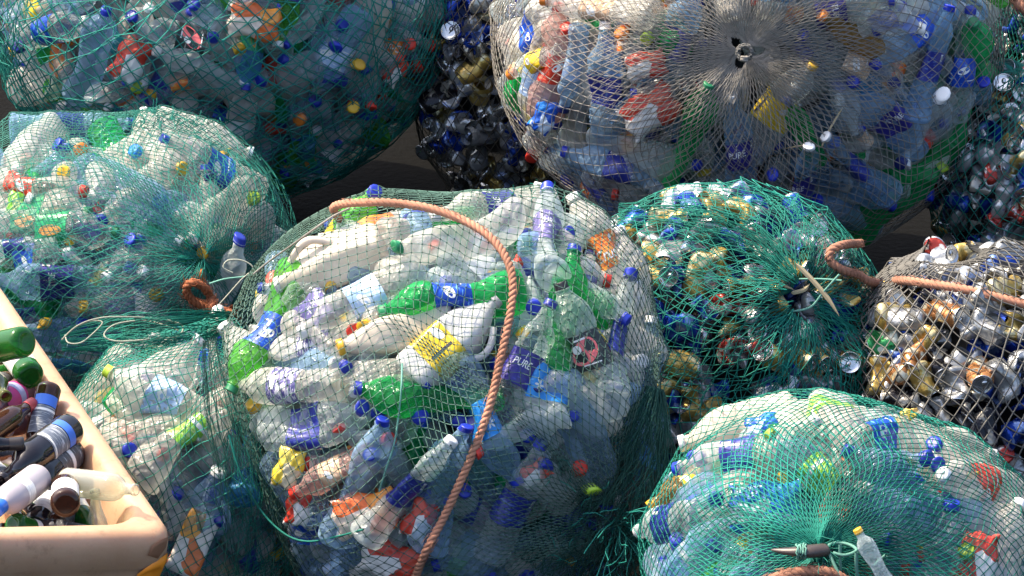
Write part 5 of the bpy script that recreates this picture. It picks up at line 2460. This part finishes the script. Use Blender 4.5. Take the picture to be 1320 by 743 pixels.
def glass_bottle_mesh(shape):
    if shape in GL:
        return GL[shape]
    if shape == 'wine':
        pr = [(0, 0.5), (0.003, 0.8), (0.012, 0.98), (0.02, 1.0), (0.10, 1.0), (0.17, 1.0), (0.185, 0.97), (0.20, 0.85), (0.213, 0.62), (0.225, 0.46), (0.25, 0.39), (0.285, 0.375), (0.286, 0.43), (0.295, 0.43), (0.297, 0.36), (0.30, 0.30)]
        r, L = 0.0375, 0.30
    elif shape == 'beer':
        pr = [(0, 0.5), (0.003, 0.85), (0.01, 0.99), (0.016, 1.0), (0.08, 1.0), (0.13, 1.0), (0.145, 0.93), (0.16, 0.75), (0.18, 0.55), (0.20, 0.46), (0.222, 0.43), (0.224, 0.49), (0.233, 0.49), (0.235, 0.36)]
        r, L = 0.0305, 0.235
    else:        # spirit: straight sides, round shoulder, short neck
        pr = [(0, 0.6), (0.004, 0.9), (0.014, 1.0), (0.10, 1.0), (0.165, 1.0), (0.180, 0.95), (0.195, 0.80), (0.205, 0.60), (0.212, 0.42), (0.235, 0.36), (0.245, 0.36), (0.246, 0.42), (0.255, 0.42), (0.257, 0.30)]
        r, L = 0.041, 0.257
    V, F = lathe([(z, q * r) for z, q in pr], 32)
    # punt: push the base centre in
    k = len(V)
    V = np.vstack([V, [[0, 0, 0.014]]])
    base = [i for i in range(32)]
    F = [f for f in F if len(f) == 4] + [(base[(i + 1) % 32], base[i], k) for i in range(32)]
    body = mesh_from(shape + '_glass', V - np.array([0, 0, L / 2]), F, ['glass_green'])
    GL[shape] = (body, r, L)
    return GL[shape]


def glass_label(r, L, z0, z1, a0, a1, mats, bands):
    """paper label around part of a bottle: bands = [(from, to, slot)] along its height"""
    V, F, M = [], [], []
    n = 18
    for f0, f1, slot in bands:
        b = len(V)
        for z in (z0 + (z1 - z0) * f0, z0 + (z1 - z0) * f1):
            for k in range(n + 1):
                a = a0 + (a1 - a0) * k / n
                V.append(((r + 0.0006 + 0.0005 * slot) * math.cos(a), (r + 0.0006 + 0.0005 * slot) * math.sin(a), z - L / 2))
        F += [(b + k, b + k + 1, b + n + 2 + k, b + n + 1 + k) for k in range(n)]
        M += [slot] * n
    return mesh_from('paper_label', V, F, mats, M)


plain('paper_white', (0.76, 0.74, 0.72), 0.6)
plain('paper_slate', (0.10, 0.12, 0.16), 0.5)
plain('paper_blue', (0.05, 0.16, 0.62), 0.5)
plain('paper_magenta', (0.50, 0.03, 0.20), 0.5)
plain('paper_cream', (0.72, 0.66, 0.50), 0.6)
plain('paper_lilac', (0.34, 0.36, 0.58), 0.5)
plain('foil_black', (0.025, 0.02, 0.02), 0.3)
plain('foil_red', (0.45, 0.05, 0.05), 0.3)
plain('foil_blue', (0.02, 0.13, 0.55), 0.3)
printed('paper_text', (0.11, 0.13, 0.17), (0.50, 0.52, 0.56), 0.44, 30.0, 420.0, 0.55)
printed('paper_dark', (0.06, 0.06, 0.07), (0.35, 0.36, 0.38), 0.40, 30.0, 420.0, 0.55)
printed('paper_print', (0.74, 0.73, 0.71), (0.40, 0.38, 0.40), 0.42, 40.0, 420.0, 0.6)


def at_crate(px, py, z):
    d = ray(px, py)
    p0 = Cc + un * (z - 0.455)
    return PC + d * (((p0 - PC) @ un) / (d @ un))


def gbottle(shape, glassm, neck, base, zn, zb, desc, label=None, foil=None, s=1.0, keep='base', group=None):
    """a glass bottle whose neck and base show at two pixels, at two heights"""
    body, r, L = glass_bottle_mesh(shape)
    s = s * 0.77
    pn, pb = at_crate(*neck, zn), at_crate(*base, zb)
    d = pn - pb
    d /= np.linalg.norm(d)
    if keep == 'base':
        c = pb + d * L * s / 2
    elif keep == 'neck':
        c = pn - d * L * s / 2
    else:
        c = (pn + pb) / 2
    for ax_, lim in ((ub, r * s + 0.040), (ua, r * s + 0.056)):
        for e in (c + d * L * s * 0.42, c - d * L * s * 0.42):
            low_ = (e - Cc) @ un < 0.03
            ex = lim - (e - Cc) @ ax_
            if ex > 0 and low_:
                c = c + ax_ * ex
    R0 = frame(d, 0)
    v = R0.T @ (PC - c)
    R = frame(d, math.atan2(v[1], v[0]))
    root = bpy.data.objects.new('glass_bottle', None)
    COL.objects.link(root)
    root.matrix_world = mat4(R, c, s)
    o = link('body', body, root)
    slot_mat(o, 0, glassm)
    if label:
        f0, f1, half, mats, bands = label
        link('paper_label', glass_label(r, L, f0 * L, f1 * L, -half, half, mats, bands), root)
    if foil:
        V, F = lathe([(L * 0.86, r * 0.50), (L * 0.9, r * 0.505), (L * 0.96, r * 0.52), (L * 1.0, r * 0.52), (L * 1.004, r * 0.44)], 24, 0, False, True)
        link('neck_foil', mesh_from('neck_foil', V - np.array([0, 0, L / 2]), F, [foil]), root)
    tag(root, desc, 'glass bottle', group or 'glass bottles in the crate')


BL = (0.16, 0.62, 1.5, ['paper_text', 'paper_blue', 'paper_white'], [(0, 0.72, 0), (0.72, 1.0, 1), (0.62, 0.70, 2)])
BL2 = (0.12, 0.60, 1.5, ['paper_text', 'paper_blue', 'paper_white'], [(0, 0.66, 0), (0.10, 0.34, 1)])
WL = (0.16, 0.56, 1.3, ['paper_print'], [(0, 1, 0)])
zc = 0.47
gbottle('wine', 'glass_green', (-40, 455), (34, 440), 0.50, 0.58, 'green bottle with its round base turned up, topmost in the crate')
gbottle('wine', 'glass_green', (-2, 430), (40, 486), 0.45, 0.47, 'green glass bottle with a white label', WL, s=0.92)
gbottle('beer', 'glass_plum', (-30, 545), (32, 500), 0.43, 0.43, 'plum glass bottle with a magenta label', (0.2, 0.6, 1.4, ['paper_magenta', 'paper_lilac'], [(0, 1, 0), (0.1, 0.35, 1)]), s=1.1)
gbottle('beer', 'glass_olive', (8, 512), (-30, 470), 0.47, 0.43, 'olive bottle showing its open mouth near the crate middle', keep='neck')
gbottle('beer', 'glass_brown', (42, 520), (-10, 556), 0.46, 0.45, 'brown bottle with a red foil neck', None, 'foil_red', keep='neck', s=0.95)
gbottle('beer', 'glass_brown', (48, 566), (64, 497), 0.41, 0.48, 'brown bottle with blue-topped slate label leaning on the crate wall', (0.17, 0.62, 1.0, ['paper_text', 'paper_blue', 'paper_white'], [(0.28, 1.0, 0), (0.0, 0.27, 1), (0.36, 0.42, 2)]), s=0.98)
gbottle('wine', 'glass_black', (-70, 672), (92, 552), 0.44, 0.47, 'long dark bottle lying down with a blue-ended slate label', (0.14, 0.46, 1.0, ['paper_text', 'paper_blue', 'paper_white'], [(0.34, 1.0, 0), (0.06, 0.32, 1), (0.9, 0.96, 2)]), s=1.08)
gbottle('beer', 'glass_black', (30, 572), (-40, 575), 0.49, 0.48, 'black foil-necked bottle lying across the others', (0.55, 0.75, 1.6, ['paper_white'], [(0, 1, 0)]), 'foil_black', keep='neck')
gbottle('spirit', 'glass_black', (-40, 700), (92, 582), 0.42, 0.43, 'dark bottle with white-edged label under the long dark one', (0.1, 0.5, 1.5, ['paper_dark', 'paper_white'], [(0, 1, 0), (0.40, 0.55, 1)]))
gbottle('spirit', 'glass_frost', (0, 668), (92, 598), 0.47, 0.47, 'frosted grey bottle with blue neck foil and lilac label', (0.40, 0.55, 1.3, ['paper_print'], [(0, 1, 0)]), 'foil_blue', s=0.86, keep='neck')
gbottle('beer', 'glass_green', (78, 700), (16, 676), 0.37, 0.43, 'green bottle with rounded base beside the crate front wall', (0.25, 0.7, 1.5, ['paper_white', 'foil_red'], [(0, 1, 0), (0.3, 0.5, 1)]), s=0.95)
gbottle('spirit', 'glass_brown', (100, 598), (102, 678), 0.42, 0.48, 'dark bottle with white label, base facing the viewer', (0.12, 0.52, 1.2, ['paper_white'], [(0, 1, 0)]), s=0.80)
gbottle('spirit', 'glass_clear', (176, 632), (108, 624), 0.50, 0.47, 'clear glass bottle with its mouth against the crate wall', None, keep='neck', s=0.80)
gbottle('beer', 'glass_clear', (138, 655), (142, 715), 0.46, 0.40, 'small clear bottle with a cream label at the crate corner', (0.1, 0.5, 1.4, ['paper_cream'], [(0, 1, 0)]), keep='neck', s=0.8)
gbottle('beer', 'glass_brown', (62, 575), (60, 600), 0.38, 0.42, 'plain brown bottle base under the frosted bottle')
gbottle('beer', 'glass_plum', (80, 545), (12, 548), 0.42, 0.42, 'plum bottle lying below the red-necked one', (0.2, 0.5, 1.4, ['paper_lilac'], [(0, 1, 0)]))
gbottle('wine', 'glass_black', (20, 640), (-40, 590), 0.42, 0.42, 'black bottle with wide white label lying at the crate edge', (0.1, 0.6, 1.5, ['paper_white', 'paper_dark'], [(0, 1, 0), (0.7, 0.9, 1)]))
# the lower layer, glimpsed between the upper bottles
low = [(0, 470, 60, 455), (10, 500, 75, 525), (90, 640, 60, 700), (130, 600, 110, 560), (150, 690, 80, 690), (50, 640, 20, 600), (120, 650, 130, 600), (30, 690, 100, 705), (20, 540, 80, 500), (150, 650, 165, 690),
       (0, 430, -30, 480), (70, 560, 110, 610)]
lowd = ['dark bottle low under the white-labelled green one', 'dark bottle low under the magenta-labelled one', 'dark bottle low by the frosted bottle', 'dark bottle low against the crate wall',
        'dark bottle low along the crate front', 'dark bottle low beneath the long dark bottle', 'dark bottle low beneath the clear bottle', 'dark bottle low beneath the green front bottle',
        'dark bottle low beneath the leaning slate-labelled one', 'dark bottle low in the crate corner', 'dark bottle low at the far side of the crate', 'dark bottle low between frosted bottle and wall']
mid_ = [(-8, 402, -50, 420, 'glass_olive', 'beer', 'olive bottle at the upper end of the crate heap'), (14, 462, -40, 452, 'glass_black', 'beer', 'black bottle tucked beside the white-labelled green bottle'),
        (60, 470, 10, 520, 'glass_brown', 'beer', 'brown bottle wedged along the crate wall'), (-10, 590, 60, 630, 'glass_brown', 'wine', 'brown wine bottle crossing under the frosted one'),
        (84, 610, 40, 690, 'glass_black', 'wine', 'black wine bottle between frosted and white-labelled bottles'), (128, 612, 150, 600, 'glass_brown', 'beer', 'brown bottle behind the clear mouth'),
        (20, 600, -30, 640, 'glass_olive', 'wine', 'olive bottle under the foil neck'), (70, 660, 20, 640, 'glass_plum', 'beer', 'plum bottle under the frosted base'),
        (60, 700, 120, 712, 'glass_black', 'beer', 'black bottle along the front rim'), (-20, 500, 30, 480, 'glass_green', 'beer', 'small green bottle beside the olive mouth')]
mid_ += [(24, 552, 70, 535, 'glass_black', 'beer', 'black bottle just under the long dark one'), (-6, 620, 40, 650, 'glass_green', 'beer', 'dark green bottle below the long dark one'),
         (30, 505, -12, 520, 'glass_brown', 'beer', 'brown bottle beside the magenta-labelled one'), (96, 575, 70, 640, 'glass_olive', 'beer', 'olive bottle squeezed behind the frosted base'),
         (50, 690, 100, 655, 'glass_brown', 'beer', 'brown bottle under the base-up dark one'), (20, 420, 0, 470, 'glass_brown', 'beer', 'brown bottle below the topmost green one'),
         (120, 690, 90, 640, 'glass_green', 'beer', 'dark green bottle left of the cream-labelled one'), (60, 590, 5, 585, 'glass_plum', 'beer', 'plum bottle under the black foil neck')]
for k, (a, b, c, d, gm_, sh, ds) in enumerate(mid_):
    gbottle(sh, gm_, (a, b), (c, d), 0.41, 0.41, ds, [(0.2, 0.5, 1.2, ['paper_cream'], [(0, 1, 0)]) if k > 9 else None, (0.15, 0.5, 1.4, ['paper_print'], [(0, 1, 0)]), (0.2, 0.55, 1.4, ['paper_dark'], [(0, 1, 0)])][k % 3], keep='mid', s=0.86)
for k, (a, b, c, d) in enumerate(low):
    gbottle('wine' if k % 2 else 'beer', ['glass_black', 'glass_brown', 'glass_olive', 'glass_green'][k % 4], (a, b), (c, d), 0.33, 0.33, lowd[k], keep='mid')

# ------------------------------------------------------------------ ground
gm = bmesh.new()
bmesh.ops.create_grid(gm, x_segments=60, y_segments=60, size=60.0)
gme = bpy.data.meshes.new('ground')
gm.to_mesh(gme)
gm.free()
gme.materials.append(MATS['shade_dark_concrete'])
gnd = link('ground', gme)
gnd.location = (0, 40, 0)
tag(gnd, 'dark damp concrete yard under the net bags', None, kind='structure')

# ------------------------------------------------------------------ labels that single each thing out
BAGSHORT = dict(central='the central bag', spoked='the spoked bag', shaded='the shaded bag', pale='the sunlit bag', small='the small bag',
                tied='the tied bag', green_cans='the green can bag', grey_cans='the grey can bag', far_cans='the far can bag',
                dark_cans='the dark can bag', back_brown='the brown back bag', back_dark='the dark back bag')


def wc(s):
    return len([w for w in s.replace(',', ' ').split() if w])


def rel(p, q):
    dx, dy = p[0] - q[0], p[1] - q[1]
    if abs(dx) > 1.8 * abs(dy):
        return 'right of' if dx > 0 else 'left of'
    if abs(dy) > 1.8 * abs(dx):
        return 'below' if dy > 0 else 'above'
    return ('below and ' if dy > 0 else 'above and ') + ('right of' if dx > 0 else 'left of')


def where(bk, p):
    bx, by = to_px(BAGS[bk].c)
    dx, dy = p[0] - bx, p[1] - by
    R_ = BAGS[bk].rad.mean() * 640
    vert = 'upper' if dy < -0.38 * R_ else 'lower' if dy > 0.33 * R_ else ''
    hor = 'left' if dx < -0.30 * R_ else 'right' if dx > 0.30 * R_ else ''
    return {'': 'centre', 'upper': 'top', 'lower': 'foot', 'left': 'left side', 'right': 'right side'}.get((vert + ' ' + hor).strip(), (vert + ' ' + hor).strip())


used = {}
by_bag = {}
for L in LABELS:
    by_bag.setdefault(L[2], []).append(L)
for bk, rows in by_bag.items():
    cnt = {}
    for L in rows:
        cnt[L[1]] = cnt.get(L[1], 0) + 1
    marks = [L for L in rows if L[4] and cnt[L[1]] == 1 and wc(L[1]) <= 8]
    for L in rows:
        o, desc, _b, p, lm, cat = L
        group = None
        if cat == 'drink can':
            w = where(bk, p)
            lab = f'{desc} in the {w} of {BAGSHORT[bk]}'
            group = f'{desc}s, {w} of {BAGSHORT[bk]}'
        elif cnt[desc] == 1:
            lab = f'{desc} in {BAGSHORT[bk]}'
        else:
            lab = None
            best = sorted((m for m in marks if m is not L), key=lambda m: (m[3][0] - p[0]) ** 2 + (m[3][1] - p[1]) ** 2)
            for m in best[:14]:
                for form in ('{d} {r} the {m} in {b}', '{d} {r} the {m}'):
                    t = form.format(d=desc, r=rel(p, m[3]), m=m[1], b=BAGSHORT[bk])
                    if wc(t) <= 16 and t not in used:
                        lab = t
                        break
                if lab:
                    break
            if lab is None:
                lab = f'{desc}, {where(bk, p)} of {BAGSHORT[bk]}'
                group = f'{desc}s alike, {where(bk, p)} of {BAGSHORT[bk]}'
        if wc(lab) > 16:
            lab = lab.split(' ', 1)[1]
        if lab in used and group is None:
            group = used[lab]
        used.setdefault(lab, group)
        grp = group or {'packet': 'film packets among the bottles', 'carton': 'cartons among the bottles'}.get(cat, f'bottles in {BAGSHORT[bk]}')
        tag(o, lab, cat, grp)
